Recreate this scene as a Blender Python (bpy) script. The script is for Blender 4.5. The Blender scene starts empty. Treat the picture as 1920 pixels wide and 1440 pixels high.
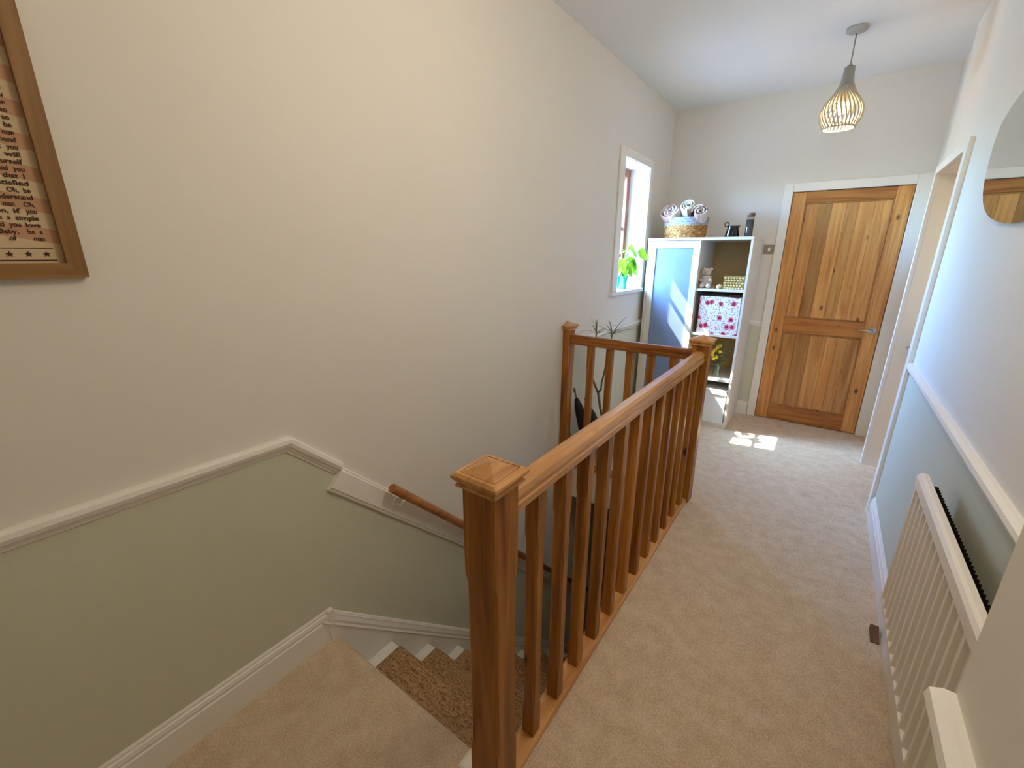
import bpy, bmesh, math, random
from mathutils import Vector, Matrix
random.seed(4)
sc = bpy.context.scene
col = sc.collection
PI = math.pi

# ------------------------------------------------------------------ camera
F_PX, PITCH, YAW, ROLL, CAM_H = 806.6, 0.2921, 0.6257, 0.0033, 1.4807
cd = bpy.data.cameras.new('camera'); cam = bpy.data.objects.new('camera', cd); col.objects.link(cam)
cd.sensor_fit = 'HORIZONTAL'; cd.sensor_width = 36.0; cd.lens = F_PX * 36.0 / 1920.0; cd.clip_start = 0.02
fw = Vector((-math.sin(YAW) * math.cos(PITCH), math.cos(YAW) * math.cos(PITCH), -math.sin(PITCH)))
rt = Vector((math.cos(YAW), math.sin(YAW), 0)); up = rt.cross(fw)
r2 = rt * math.cos(ROLL) + up * math.sin(ROLL); u2 = up * math.cos(ROLL) - rt * math.sin(ROLL)
m = Matrix((r2, u2, -fw)).transposed().to_4x4(); m.translation = (0, 0, CAM_H)
cam.matrix_world = m
sc.camera = cam

# ------------------------------------------------------------------ world, sun, lamps, exposure
w = bpy.data.worlds.new('world'); sc.world = w; w.use_nodes = True
nt = w.node_tree; nt.nodes.clear()
wo = nt.nodes.new('ShaderNodeOutputWorld'); bg = nt.nodes.new('ShaderNodeBackground')
sky = nt.nodes.new('ShaderNodeTexSky'); sky.sky_type = 'NISHITA'; sky.sun_disc = False
sky.sun_elevation = math.radians(52); sky.sun_rotation = math.radians(-101); sky.air_density = 1.0; sky.dust_density = 1.5
wb = nt.nodes.new('ShaderNodeMixRGB'); wb.blend_type = 'MULTIPLY'; wb.inputs[0].default_value = 1.0
wb.inputs[2].default_value = (0.54, 1.0, 1.66, 1)      # the camera's white balance is set for the warm lamps
nt.links.new(sky.outputs[0], wb.inputs[1]); nt.links.new(wb.outputs[0], bg.inputs[0]); bg.inputs[1].default_value = 11.5
nt.links.new(bg.outputs[0], wo.inputs[0])

SUN_DIR = Vector((1.0, 0.2, -1.3)).normalized()
sl = bpy.data.lights.new('sun', 'SUN'); sl.energy = 60.0; sl.angle = math.radians(0.53); sl.color = (1.0, 0.93, 0.82)
so = bpy.data.objects.new('sun', sl); col.objects.link(so)
so.rotation_euler = SUN_DIR.to_track_quat('-Z', 'Y').to_euler(); so.location = (-6, 2, 8)

# daylight portal in the window opening (guides sky sampling only, emits nothing itself)
pl = bpy.data.lights.new('window_portal', 'AREA'); pl.shape = 'RECTANGLE'; pl.size = 1.0; pl.size_y = 0.6
pl.cycles.is_portal = True
po = bpy.data.objects.new('window_portal', pl); col.objects.link(po)
po.location = (-1.82, 3.675, 1.69); po.rotation_euler = (0, -PI / 2, 0)

# warm second ceiling lamp over the stairhead, just above the picture
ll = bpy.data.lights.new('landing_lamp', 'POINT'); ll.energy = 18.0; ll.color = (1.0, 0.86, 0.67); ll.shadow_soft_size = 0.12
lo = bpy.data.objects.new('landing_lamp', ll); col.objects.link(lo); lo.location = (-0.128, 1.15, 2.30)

sc.view_settings.view_transform = 'Standard'; sc.view_settings.look = 'None'
sc.view_settings.exposure = 0.14; sc.view_settings.gamma = 1.0; sc.view_settings.use_curve_mapping = False
sc.cycles.use_denoising = True
sc.cycles.max_bounces = 9; sc.cycles.diffuse_bounces = 6; sc.cycles.glossy_bounces = 3
sc.cycles.transparent_max_bounces = 12; sc.cycles.sample_clamp_indirect = 6.0
sc.cycles.caustics_reflective = False; sc.cycles.caustics_refractive = False

# ------------------------------------------------------------------ materials
def lin(r, g, b):
    f = lambda c: c / 12.92 if c <= 0.04045 else ((c + 0.055) / 1.055) ** 2.4
    return (f(r / 255), f(g / 255), f(b / 255), 1)

def base_mat(name, c, rough=0.6, metal=0.0, spec=None):
    M = bpy.data.materials.new(name); M.use_nodes = True
    b = M.node_tree.nodes['Principled BSDF']
    b.inputs['Base Color'].default_value = c; b.inputs['Roughness'].default_value = rough; b.inputs['Metallic'].default_value = metal
    if spec is not None: b.inputs['Specular IOR Level'].default_value = spec
    return M

def N(M, t, **kw):
    n = M.node_tree.nodes.new(t)
    for k, v in kw.items(): setattr(n, k, v)
    return n
def L(M, a, b): M.node_tree.links.new(a, b)

def paint(name, c, rough=0.7, bump=0.02, scale=90, spec=0.3):
    M = base_mat(name, c, rough, spec=spec); b = M.node_tree.nodes['Principled BSDF']
    tc = N(M, 'ShaderNodeTexCoord'); no = N(M, 'ShaderNodeTexNoise'); no.inputs['Scale'].default_value = scale; no.inputs['Detail'].default_value = 4
    L(M, tc.outputs['Object'], no.inputs['Vector'])
    bp = N(M, 'ShaderNodeBump'); bp.inputs['Strength'].default_value = bump; bp.inputs['Distance'].default_value = 0.01
    L(M, no.outputs['Fac'], bp.inputs['Height']); L(M, bp.outputs['Normal'], b.inputs['Normal'])
    n2 = N(M, 'ShaderNodeTexNoise'); n2.inputs['Scale'].default_value = 1.3; n2.inputs['Detail'].default_value = 3
    L(M, tc.outputs['Object'], n2.inputs['Vector'])
    mx = N(M, 'ShaderNodeMixRGB'); mx.inputs[1].default_value = c; mx.inputs[2].default_value = tuple(v * 0.93 for v in c[:3]) + (1,)
    L(M, n2.outputs['Fac'], mx.inputs[0]); L(M, mx.outputs[0], b.inputs['Base Color'])
    return M

def wood(name, light, dark, axis='Z', rough=0.38, knots=True, grain=1.0, knotcol=None, bump=0.08, spec=0.5, thr=0.72, kd=8.0, tint_lo=0.84, tint_hi=1.12):
    """grain runs along the given object axis; every object gets its own piece of wood"""
    M = base_mat(name, light, rough, spec=spec); b = M.node_tree.nodes['Principled BSDF']
    tc = N(M, 'ShaderNodeTexCoord'); oi = N(M, 'ShaderNodeObjectInfo')
    off = N(M, 'ShaderNodeVectorMath', operation='SCALE'); off.inputs[0].default_value = (7.1, 13.3, 5.7)
    L(M, oi.outputs['Random'], off.inputs['Scale'])
    ad = N(M, 'ShaderNodeVectorMath', operation='ADD'); L(M, tc.outputs['Object'], ad.inputs[0]); L(M, off.outputs[0], ad.inputs[1])
    mp = N(M, 'ShaderNodeMapping'); s = [22.0, 22.0, 22.0]; s['XYZ'.index(axis)] = 1.5
    mp.inputs['Scale'].default_value = [v * grain for v in s]
    L(M, ad.outputs[0], mp.inputs['Vector'])
    no = N(M, 'ShaderNodeTexNoise'); no.inputs['Scale'].default_value = 1.0; no.inputs['Detail'].default_value = 5; no.inputs['Distortion'].default_value = 1.2
    L(M, mp.outputs[0], no.inputs['Vector'])
    mp2 = N(M, 'ShaderNodeMapping'); s2 = [160.0] * 3; s2['XYZ'.index(axis)] = 5.0
    mp2.inputs['Scale'].default_value = s2; L(M, ad.outputs[0], mp2.inputs['Vector'])
    fi = N(M, 'ShaderNodeTexNoise'); fi.inputs['Scale'].default_value = 1.0; fi.inputs['Detail'].default_value = 3
    L(M, mp2.outputs[0], fi.inputs['Vector'])
    mix0 = N(M, 'ShaderNodeMath', operation='MULTIPLY_ADD'); mix0.inputs[1].default_value = 0.3
    L(M, fi.outputs['Fac'], mix0.inputs[0]); L(M, no.outputs['Fac'], mix0.inputs[2])
    rp = N(M, 'ShaderNodeValToRGB'); rp.color_ramp.elements[0].position = 0.45; rp.color_ramp.elements[1].position = 0.85
    rp.color_ramp.elements[0].color = light; rp.color_ramp.elements[1].color = dark
    L(M, mix0.outputs[0], rp.inputs[0])
    # piece to piece tint
    tint = N(M, 'ShaderNodeHueSaturation'); mr = N(M, 'ShaderNodeMapRange'); mr.inputs['To Min'].default_value = tint_lo; mr.inputs['To Max'].default_value = tint_hi
    L(M, oi.outputs['Random'], mr.inputs['Value']); L(M, mr.outputs[0], tint.inputs['Value']); L(M, rp.outputs[0], tint.inputs['Color'])
    out = tint.outputs[0]
    if knots:
        mk = N(M, 'ShaderNodeMapping'); s3 = [kd] * 3; s3['XYZ'.index(axis)] = kd * 0.55
        mk.inputs['Scale'].default_value = s3; L(M, ad.outputs[0], mk.inputs['Vector'])
        vo = N(M, 'ShaderNodeTexVoronoi'); vo.inputs['Scale'].default_value = 1.0; vo.inputs['Randomness'].default_value = 1.0
        L(M, mk.outputs[0], vo.inputs['Vector'])
        kr = N(M, 'ShaderNodeValToRGB'); kr.color_ramp.elements[0].position = 0.06; kr.color_ramp.elements[1].position = 0.17
        kr.color_ramp.elements[0].color = (1, 1, 1, 1); kr.color_ramp.elements[1].color = (0, 0, 0, 1)
        L(M, vo.outputs['Distance'], kr.inputs[0])
        # only some cells hold a knot
        sep = N(M, 'ShaderNodeSeparateColor'); L(M, vo.outputs['Color'], sep.inputs[0])
        gt = N(M, 'ShaderNodeMath', operation='GREATER_THAN'); gt.inputs[1].default_value = thr; L(M, sep.outputs[0], gt.inputs[0])
        mu = N(M, 'ShaderNodeMath', operation='MULTIPLY'); L(M, kr.outputs[0], mu.inputs[0]); L(M, gt.outputs[0], mu.inputs[1])
        mk2 = N(M, 'ShaderNodeMixRGB'); mk2.inputs[2].default_value = knotcol or tuple(v * 0.3 for v in dark[:3]) + (1,)
        L(M, mu.outputs[0], mk2.inputs[0]); L(M, out, mk2.inputs[1]); out = mk2.outputs[0]
    L(M, out, b.inputs['Base Color'])
    bu = N(M, 'ShaderNodeBump'); bu.inputs['Strength'].default_value = bump; bu.inputs['Distance'].default_value = 0.004
    L(M, fi.outputs['Fac'], bu.inputs['Height']); L(M, bu.outputs['Normal'], b.inputs['Normal'])
    return M

def carpet_mat(name, c1, c2, scale=260, bump=0.5):
    M = base_mat(name, c1, 0.95, spec=0.05); b = M.node_tree.nodes['Principled BSDF']
    tc = N(M, 'ShaderNodeTexCoord')
    no = N(M, 'ShaderNodeTexNoise'); no.inputs['Scale'].default_value = scale; no.inputs['Detail'].default_value = 3
    L(M, tc.outputs['Object'], no.inputs['Vector'])
    lo_ = N(M, 'ShaderNodeTexNoise'); lo_.inputs['Scale'].default_value = 16; lo_.inputs['Detail'].default_value = 5
    L(M, tc.outputs['Object'], lo_.inputs['Vector'])
    av = N(M, 'ShaderNodeMath', operation='MULTIPLY_ADD'); av.inputs[1].default_value = 0.35; L(M, lo_.outputs['Fac'], av.inputs[0])
    m3 = N(M, 'ShaderNodeMath', operation='MULTIPLY'); m3.inputs[1].default_value = 0.8; L(M, no.outputs['Fac'], m3.inputs[0]); L(M, m3.outputs[0], av.inputs[2])
    rp = N(M, 'ShaderNodeValToRGB'); rp.color_ramp.elements[0].position = 0.42; rp.color_ramp.elements[1].position = 0.72
    rp.color_ramp.elements[0].color = c2; rp.color_ramp.elements[1].color = c1
    L(M, av.outputs[0], rp.inputs[0]); L(M, rp.outputs[0], b.inputs['Base Color'])
    bu = N(M, 'ShaderNodeBump'); bu.inputs['Strength'].default_value = bump; bu.inputs['Distance'].default_value = 0.006
    L(M, no.outputs['Fac'], bu.inputs['Height']); L(M, bu.outputs['Normal'], b.inputs['Normal'])
    b.inputs['Sheen Weight'].default_value = 0.15
    return M

MT = {}
MT['wall'] = paint('cream_wall_paint', lin(232, 228, 218))
MT['sage'] = paint('sage_wall_paint', lin(211, 211, 190))
MT['ceiling'] = paint('ceiling_paint', lin(240, 240, 238))
MT['white'] = paint('white_gloss_paint', lin(242, 239, 231), 0.35, 0.01, 60, 0.5)
MT['carpet'] = carpet_mat('beige_carpet', lin(228, 207, 182), lin(192, 166, 136))
MT['runner'] = None
MT['oak'] = wood('honey_pine_upright', lin(178, 116, 46), lin(118, 66, 18), 'Z', 0.36, spec=0.35)
MT['oak_y'] = wood('pine_handrail_along', lin(216, 164, 102), lin(166, 108, 54), 'Y', 0.3, spec=0.5, thr=0.4, kd=7.0)
MT['oak_x'] = wood('pine_rail_across', lin(180, 114, 48), lin(126, 70, 24), 'X', 0.36, spec=0.35)
MT['doorpine'] = wood('door_pine_upright', lin(216, 162, 94), lin(172, 108, 48), 'Z', 0.42, knotcol=lin(84, 40, 16), thr=0.25, kd=10.0, tint_lo=0.62, tint_hi=1.15)
MT['doorpine_x'] = wood('door_pine_across', lin(196, 134, 66), lin(150, 86, 34), 'X', 0.42, knotcol=lin(70, 32, 12), thr=0.3, kd=10.0)
MT['framewood'] = wood('picture_frame_oak', lin(158, 116, 60), lin(128, 88, 40), 'Z', 0.5, knots=False)
MT['framewood_y'] = wood('picture_frame_oak_across', lin(158, 116, 60), lin(128, 88, 40), 'Y', 0.5, knots=False)
MT['winwood'] = wood('stained_window_wood', lin(150, 84, 44), lin(110, 56, 26), 'Z', 0.35, knots=False)
MT['dowel'] = wood('oak_dowel', lin(186, 128, 72), lin(150, 94, 46), 'Y', 0.35, knots=False)
MT['cab'] = base_mat('white_cabinet_laminate', lin(222, 216, 205), 0.4)
MT['cabback'] = base_mat('brown_hardboard', lin(196, 162, 108), 0.6)
MT['opal'] = base_mat('opal_door_panel', lin(126, 146, 180), 0.45, spec=0.35)
MT['chrome'] = base_mat('satin_chrome', lin(200, 196, 188), 0.22, 1.0)
MT['steel'] = base_mat('brushed_steel_plate', lin(150, 142, 132), 0.4, 1.0)
MT['plastic'] = base_mat('white_plastic', lin(238, 236, 230), 0.4)
MT['mirror'] = base_mat('mirror_glass', lin(200, 204, 198), 0.01, 1.0)
MT['rad'] = base_mat('radiator_enamel', lin(232, 226, 216), 0.35)
MT['fin'] = base_mat('radiator_fins', lin(70, 66, 60), 0.5, 0.6)
MT['black'] = base_mat('black_fabric', lin(18, 18, 20), 0.7)
MT['blackglaze'] = base_mat('black_glaze', lin(14, 14, 16), 0.08)
MT['teal'] = base_mat('teal_glazed_pot', lin(0, 138, 124), 0.2)
MT['soil'] = base_mat('potting_soil', lin(52, 38, 28), 0.95)
MT['stem'] = base_mat('plant_stem', lin(120, 112, 88), 0.7)
MT['copper'] = base_mat('brown_pipe', lin(110, 70, 48), 0.4, 0.5)

def leaf_mat(name, c, c2):
    M = base_mat(name, c, 0.4); b = M.node_tree.nodes['Principled BSDF']
    tc = N(M, 'ShaderNodeTexCoord'); no = N(M, 'ShaderNodeTexNoise'); no.inputs['Scale'].default_value = 22
    L(M, tc.outputs['Object'], no.inputs['Vector'])
    mx = N(M, 'ShaderNodeMixRGB'); mx.inputs[1].default_value = c; mx.inputs[2].default_value = c2
    L(M, no.outputs['Fac'], mx.inputs[0]); L(M, mx.outputs[0], b.inputs['Base Color'])
    tr = N(M, 'ShaderNodeBsdfTranslucent'); L(M, mx.outputs[0], tr.inputs[0])
    ms = N(M, 'ShaderNodeMixShader'); ms.inputs[0].default_value = 0.35
    L(M, b.outputs[0], ms.inputs[1]); L(M, tr.outputs[0], ms.inputs[2])
    L(M, ms.outputs[0], M.node_tree.nodes['Material Output'].inputs['Surface'])
    return M
MT['leaf'] = leaf_mat('pothos_leaf', lin(52, 108, 22), lin(116, 158, 36))
MT['dracleaf'] = leaf_mat('dracaena_leaf', lin(86, 96, 62), lin(120, 116, 84))
MT['euc'] = leaf_mat('vase_leaf', lin(160, 178, 128), lin(96, 128, 76))
MT['yellow'] = base_mat('yellow_petals', lin(244, 206, 60), 0.6)

def glass_mat(name, tintc, fac=0.08):
    M = bpy.data.materials.new(name); M.use_nodes = True; n = M.node_tree.nodes; n.clear()
    o = n.new('ShaderNodeOutputMaterial'); t = n.new('ShaderNodeBsdfTransparent'); g = n.new('ShaderNodeBsdfGlossy'); mx = n.new('ShaderNodeMixShader')
    t.inputs[0].default_value = tintc; g.inputs['Roughness'].default_value = 0.02; mx.inputs[0].default_value = fac
    L(M, t.outputs[0], mx.inputs[1]); L(M, g.outputs[0], mx.inputs[2]); L(M, mx.outputs[0], o.inputs[0])
    return M
MT['glass'] = glass_mat('window_glass', (0.97, 0.98, 0.98, 1))
MT['vaseglass'] = glass_mat('vase_glass', (0.92, 0.95, 0.94, 1), 0.07)

def emit(name, c, s):
    M = bpy.data.materials.new(name); M.use_nodes = True; n = M.node_tree.nodes; n.clear()
    o = n.new('ShaderNodeOutputMaterial'); e = n.new('ShaderNodeEmission'); e.inputs[0].default_value = c; e.inputs[1].default_value = s
    L(M, e.outputs[0], o.inputs[0]); return M
MT['bulb'] = emit('lit_bulb', lin(255, 206, 120), 14.0)

def runner_mat():
    M = base_mat('jute_runner', lin(150, 118, 84), 0.95, spec=0.05); b = M.node_tree.nodes['Principled BSDF']
    tc = N(M, 'ShaderNodeTexCoord'); mp = N(M, 'ShaderNodeMapping'); mp.inputs['Scale'].default_value = (30, 260, 260)
    L(M, tc.outputs['Object'], mp.inputs['Vector'])
    no = N(M, 'ShaderNodeTexNoise'); no.inputs['Scale'].default_value = 1; no.inputs['Detail'].default_value = 4; L(M, mp.outputs[0], no.inputs['Vector'])
    n2 = N(M, 'ShaderNodeTexNoise'); n2.inputs['Scale'].default_value = 120; L(M, tc.outputs['Object'], n2.inputs['Vector'])
    av = N(M, 'ShaderNodeMath', operation='ADD'); L(M, no.outputs['Fac'], av.inputs[0]); L(M, n2.outputs['Fac'], av.inputs[1])
    hv = N(M, 'ShaderNodeMath', operation='MULTIPLY'); hv.inputs[1].default_value = 0.5; L(M, av.outputs[0], hv.inputs[0])
    rp = N(M, 'ShaderNodeValToRGB'); rp.color_ramp.elements[0].position = 0.38; rp.color_ramp.elements[1].position = 0.62
    rp.color_ramp.elements[0].color = lin(124, 88, 56); rp.color_ramp.elements[1].color = lin(196, 160, 118)
    L(M, hv.outputs[0], rp.inputs[0]); L(M, rp.outputs[0], b.inputs['Base Color'])
    bu = N(M, 'ShaderNodeBump'); bu.inputs['Strength'].default_value = 0.6; bu.inputs['Distance'].default_value = 0.002
    L(M, hv.outputs[0], bu.inputs['Height']); L(M, bu.outputs['Normal'], b.inputs['Normal'])
    return M
MT['runner'] = runner_mat()

# ------------------------------------------------------------------ geometry helpers
def add_box(bm, x0, x1, y0, y1, z0, z1, mi=0):
    v = [bm.verts.new((x, y, z)) for x in (x0, x1) for y in (y0, y1) for z in (z0, z1)]
    fs = []
    for a in ((0, 1, 3, 2), (4, 6, 7, 5), (0, 4, 5, 1), (2, 3, 7, 6), (0, 2, 6, 4), (1, 5, 7, 3)):
        f = bm.faces.new([v[i] for i in a]); f.material_index = mi; fs.append(f)
    return v

def box(x0, x1, y0, y1, z0, z1, bev=0.0, seg=2):
    bm = bmesh.new(); add_box(bm, x0, x1, y0, y1, z0, z1)
    if bev: bmesh.ops.bevel(bm, geom=bm.edges[:], offset=bev, segments=seg, affect='EDGES', profile=0.5)
    return bm

def add_prism(bm, pts, axis, a, b, mi=0):
    """polygon given in the two other axes (cyclic order), extruded along axis from a to b"""
    def P(p, t):
        return {'x': (t, p[0], p[1]), 'y': (p[0], t, p[1]), 'z': (p[0], p[1], t)}[axis]
    A = [bm.verts.new(P(p, a)) for p in pts]; B = [bm.verts.new(P(p, b)) for p in pts]; n = len(pts)
    fs = [bm.faces.new(A), bm.faces.new(B)]
    for i in range(n): fs.append(bm.faces.new((A[i], A[(i + 1) % n], B[(i + 1) % n], B[i])))
    for f in fs: f.material_index = mi

def add_lathe(bm, prof, c=(0, 0, 0), seg=24, mi=0, cap=True):
    rings = []
    for r, z in prof:
        rings.append([bm.verts.new((c[0] + r * math.cos(2 * PI * k / seg), c[1] + r * math.sin(2 * PI * k / seg), c[2] + z)) for k in range(seg)])
    for i in range(len(rings) - 1):
        for k in range(seg):
            f = bm.faces.new((rings[i][k], rings[i][(k + 1) % seg], rings[i + 1][(k + 1) % seg], rings[i + 1][k])); f.smooth = True; f.material_index = mi
    if cap:
        for R in (rings[0], rings[-1]):
            try: bm.faces.new(R).material_index = mi
            except ValueError: pass
    return rings

def add_tube(bm, pts, rad, seg=8, mi=0, cap=True, closed=False):
    pts = [Vector(p) for p in pts]; n = len(pts)
    if not isinstance(rad, (list, tuple)): rad = [rad] * n
    rings = []; prev = None
    for i, p in enumerate(pts):
        if closed: t = pts[(i + 1) % n] - pts[i - 1]
        else: t = pts[min(i + 1, n - 1)] - pts[max(i - 1, 0)]
        t.normalize()
        if prev is None:
            a = Vector((0, 0, 1)) if abs(t.z) < 0.9 else Vector((1, 0, 0))
            u = t.cross(a).normalized()
        else:
            u = (prev - t * prev.dot(t)).normalized()
        prev = u; v = t.cross(u)
        rings.append([bm.verts.new(p + (u * math.cos(2 * PI * k / seg) + v * math.sin(2 * PI * k / seg)) * rad[i]) for k in range(seg)])
    R = n if closed else n - 1
    for i in range(R):
        A, B = rings[i], rings[(i + 1) % n]
        for k in range(seg):
            f = bm.faces.new((A[k], A[(k + 1) % seg], B[(k + 1) % seg], B[k])); f.smooth = True; f.material_index = mi
    if cap and not closed:
        bm.faces.new(rings[0]).material_index = mi; bm.faces.new(rings[-1]).material_index = mi

def add_sweep(bm, path, nrm, prof, mi=0):
    """moulding: prof = closed list of (out, height); path lies on a wall with normal nrm; mitred at bends"""
    path = [Vector(p) for p in path]; nrm = Vector(nrm).normalized(); n = len(path); rings = []
    for i, p in enumerate(path):
        d0 = (path[i] - path[i - 1]).normalized() if i else None
        d1 = (path[i + 1] - path[i]).normalized() if i < n - 1 else None
        t = (d0 or d1) if (d0 is None or d1 is None) else (d0 + d1).normalized()
        k = 1.0 if (d0 is None or d1 is None) else 1.0 / max(0.3, t.dot(d0))
        u = t.cross(nrm)
        if u.z < 0: u = -u
        rings.append([bm.verts.new(p + nrm * a + u * (h * k)) for a, h in prof])
    m_ = len(prof)
    for i in range(n - 1):
        for k in range(m_):
            f = bm.faces.new((rings[i][k], rings[i][(k + 1) % m_], rings[i + 1][(k + 1) % m_], rings[i + 1][k])); f.material_index = mi
    bm.faces.new(rings[0]).material_index = mi; bm.faces.new(rings[-1]).material_index = mi

def add_loft(bm, rings, mi=0, smooth=False):
    R = [[bm.verts.new(p) for p in r] for r in rings]; n = len(R[0])
    for i in range(len(R) - 1):
        for k in range(n):
            f = bm.faces.new((R[i][k], R[i][(k + 1) % n], R[i + 1][(k + 1) % n], R[i + 1][k])); f.smooth = smooth; f.material_index = mi
    bm.faces.new(R[0]).material_index = mi; bm.faces.new(R[-1]).material_index = mi

def add_blob(bm, c, r, sx=1, sy=1, sz=1, seg=12, rings=8, rot=None, mi=0):
    vs = []
    M3 = rot or Matrix.Identity(3)
    c = Vector(c)
    top = bm.verts.new(c + M3 @ Vector((0, 0, r * sz))); bot = bm.verts.new(c - M3 @ Vector((0, 0, r * sz)))
    for i in range(1, rings):
        th = PI * i / rings
        vs.append([bm.verts.new(c + M3 @ Vector((r * sx * math.sin(th) * math.cos(2 * PI * k / seg), r * sy * math.sin(th) * math.sin(2 * PI * k / seg), r * sz * math.cos(th)))) for k in range(seg)])
    def F(*a):
        f = bm.faces.new(a); f.smooth = True; f.material_index = mi
    for k in range(seg):
        F(top, vs[0][k], vs[0][(k + 1) % seg]); F(bot, vs[-1][(k + 1) % seg], vs[-1][k])
        for i in range(len(vs) - 1): F(vs[i][k], vs[i + 1][k], vs[i + 1][(k + 1) % seg], vs[i][(k + 1) % seg])

def obj(name, bm, mats, parent=None):
    """links a bmesh given in world coordinates as one mesh object; origin at the base of its bounds (or at its parent)"""
    bmesh.ops.recalc_face_normals(bm, faces=bm.faces[:])
    me = bpy.data.meshes.new(name)
    if parent is None:
        xs = [v.co.x for v in bm.verts]; ys = [v.co.y for v in bm.verts]; zs = [v.co.z for v in bm.verts]
        o3 = Vector(((min(xs) + max(xs)) / 2, (min(ys) + max(ys)) / 2, min(zs)))
    else:
        o3 = Vector((0, 0, 0)); p = parent
        while p is not None: o3 = o3 + Vector(p.location); p = p.parent
    if parent is None or parent.get('_world', 1):
        bmesh.ops.translate(bm, verts=bm.verts[:], vec=-o3)
    bm.to_mesh(me); bm.free()
    for k in (mats if isinstance(mats, (list, tuple)) else [mats]): me.materials.append(MT[k] if isinstance(k, str) else k)
    o = bpy.data.objects.new(name, me); col.objects.link(o)
    if parent is None: o.location = o3
    else: o.parent = parent
    return o

def tag(o, label, cat, group=None, kind=None):
    o['label'] = label; o['category'] = cat
    if group: o['group'] = group
    if kind: o['kind'] = kind
    return o

def thing(name, label, cat, loc, group=None, kind=None):
    o = bpy.data.objects.new(name, None); col.objects.link(o); o.location = loc; o.empty_display_size = 0.1
    return tag(o, label, cat, group, kind)

# ------------------------------------------------------------------ dimensions of the landing
XL, XR, XRF, YE, ZC = -1.4185, 0.4247, 0.472, 4.5247, 2.7414
XN, YN = 0.215, 0.655            # wall corner close to the camera
YB = -1.25                       # wall behind the camera
ZLOW = -2.75                     # floor below
WY0, WY1, WZ0, WZ1 = 3.40, 3.955, 1.195, 2.19   # window opening
ZLAND = -0.03                    # near landing
STY = 0.725                      # landing edge at the stair
SX = -0.556                      # stairwell side of the landing
FY = 2.60                        # far edge of the stairwell

# ------------------------------------------------------------------ floor
bm = bmesh.new()
add_box(bm, SX, 0.60, YB, YE + 0.1, -0.24, 0.0)
add_box(bm, XL - 0.05, SX, FY, YE + 0.1, -0.24, 0.0)
v0 = len(bm.verts)
# near landing with a rounded carpeted nosing
pts = [(YB, -0.26), (YB, ZLAND), (STY - 0.03, ZLAND)]
for k in range(1, 7):
    a = PI / 2 - PI * k / 6
    pts.append((STY - 0.02 + 0.022 * math.cos(a), ZLAND - 0.022 + 0.022 * math.sin(a)))
pts += [(STY - 0.03, ZLAND - 0.05), (STY - 0.03, -0.26)]
add_prism(bm, pts, 'x', XL - 0.05, SX)
tag(obj('floor', bm, 'carpet'), 'beige twist pile carpet covering the landing floor', 'floor', kind='structure')

# ------------------------------------------------------------------ walls
SL = -0.955       # pitch of the stair
def dado_z(y): return 0.855 + SL * (y - 0.64)
bm = bmesh.new()
T = XL - 0.40
add_box(bm, T, XL, YB - 0.1, WY0, ZLOW, ZC + 0.1)
add_box(bm, T, XL, WY1, YE + 0.1, ZLOW, ZC + 0.1)
add_box(bm, T, XL, WY0, WY1, ZLOW, WZ0 - 0.02)
add_box(bm, T, XL, WY0, WY1, WZ1, ZC + 0.1)
add_box(bm, T, XL - 0.21, WY0, WY1, 2.165, WZ1)          # unseen head block added outside to cut off the upper sun
yb = 2.56
add_prism(bm, [(YB, ZLAND - 0.2), (YB, 0.855), (0.64, 0.855), (yb, dado_z(yb)), (yb, dado_z(yb) - 1.5), (0.64, -1.0)], 'x', XL, XL + 0.002, 1)
add_box(bm, XL, XL + 0.002, yb + 0.04, YE, 0.0, 0.87, 1)
tag(obj('wall_left', bm, ['wall', 'sage']), 'cream plaster wall on the left with sage paint below the dado', 'wall', kind='structure')

bm = bmesh.new()
DX0, DX1, DZ = -0.3799, 0.381, 1.981
add_box(bm, XL - 0.4, DX0 - 0.004, YE, YE + 0.12, -0.3, ZC + 0.1)
add_box(bm, DX1 + 0.004, 0.9, YE, YE + 0.12, -0.3, ZC + 0.1)
add_box(bm, DX0 - 0.004, DX1 + 0.004, YE, YE + 0.12, DZ + 0.004, ZC + 0.1)
add_box(bm, DX0 - 0.004, DX1 + 0.004, YE + 0.08, YE + 0.12, -0.3, DZ + 0.004)
add_box(bm, XL, DX0 - 0.06, YE - 0.002, YE, 0, 0.87, 1)
tag(obj('wall_end', bm, ['wall', 'sage']), 'cream end wall around the pine panelled door', 'wall', kind='structure')

bm = bmesh.new()
D2Y0, D2Y1, D2Z = 3.125, 3.86, 1.96
add_box(bm, XR, XR + 0.3, YN - 0.1, D2Y0, -0.3, ZC + 0.1)
add_box(bm, XR, XR + 0.3, D2Y0, D2Y1, D2Z, ZC + 0.1)
add_box(bm, XR, XR + 0.3, D2Y1, D2Y1 + 0.055, -0.3, ZC + 0.1)
add_box(bm, XRF, XR + 0.3, D2Y1 + 0.055, YE + 0.05, -0.3, ZC + 0.1)
add_box(bm, XR + 0.18, XR + 0.3, D2Y0, D2Y1, -0.3, D2Z)
add_box(bm, XN, XR + 0.3, YB - 0.1, YN, -0.3, ZC + 0.1)       # chimney-like projection beside the camera
add_box(bm, XR - 0.002, XR, YN, D2Y0 - 0.04, 0, 0.905, 1)
add_box(bm, XN - 0.002, XN, YB, YN, 0, 0.905, 1)
tag(obj('wall_right', bm, ['wall', 'sage']), 'cream wall on the right with pale sage paint under the dado', 'wall', kind='structure')

bm = bmesh.new(); add_box(bm, XL - 0.2, 0.8, YB - 0.12, YB, -0.4, ZC + 0.1)
tag(obj('wall_back', bm, 'wall'), 'cream wall behind the photographer', 'wall', kind='structure')

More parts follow.
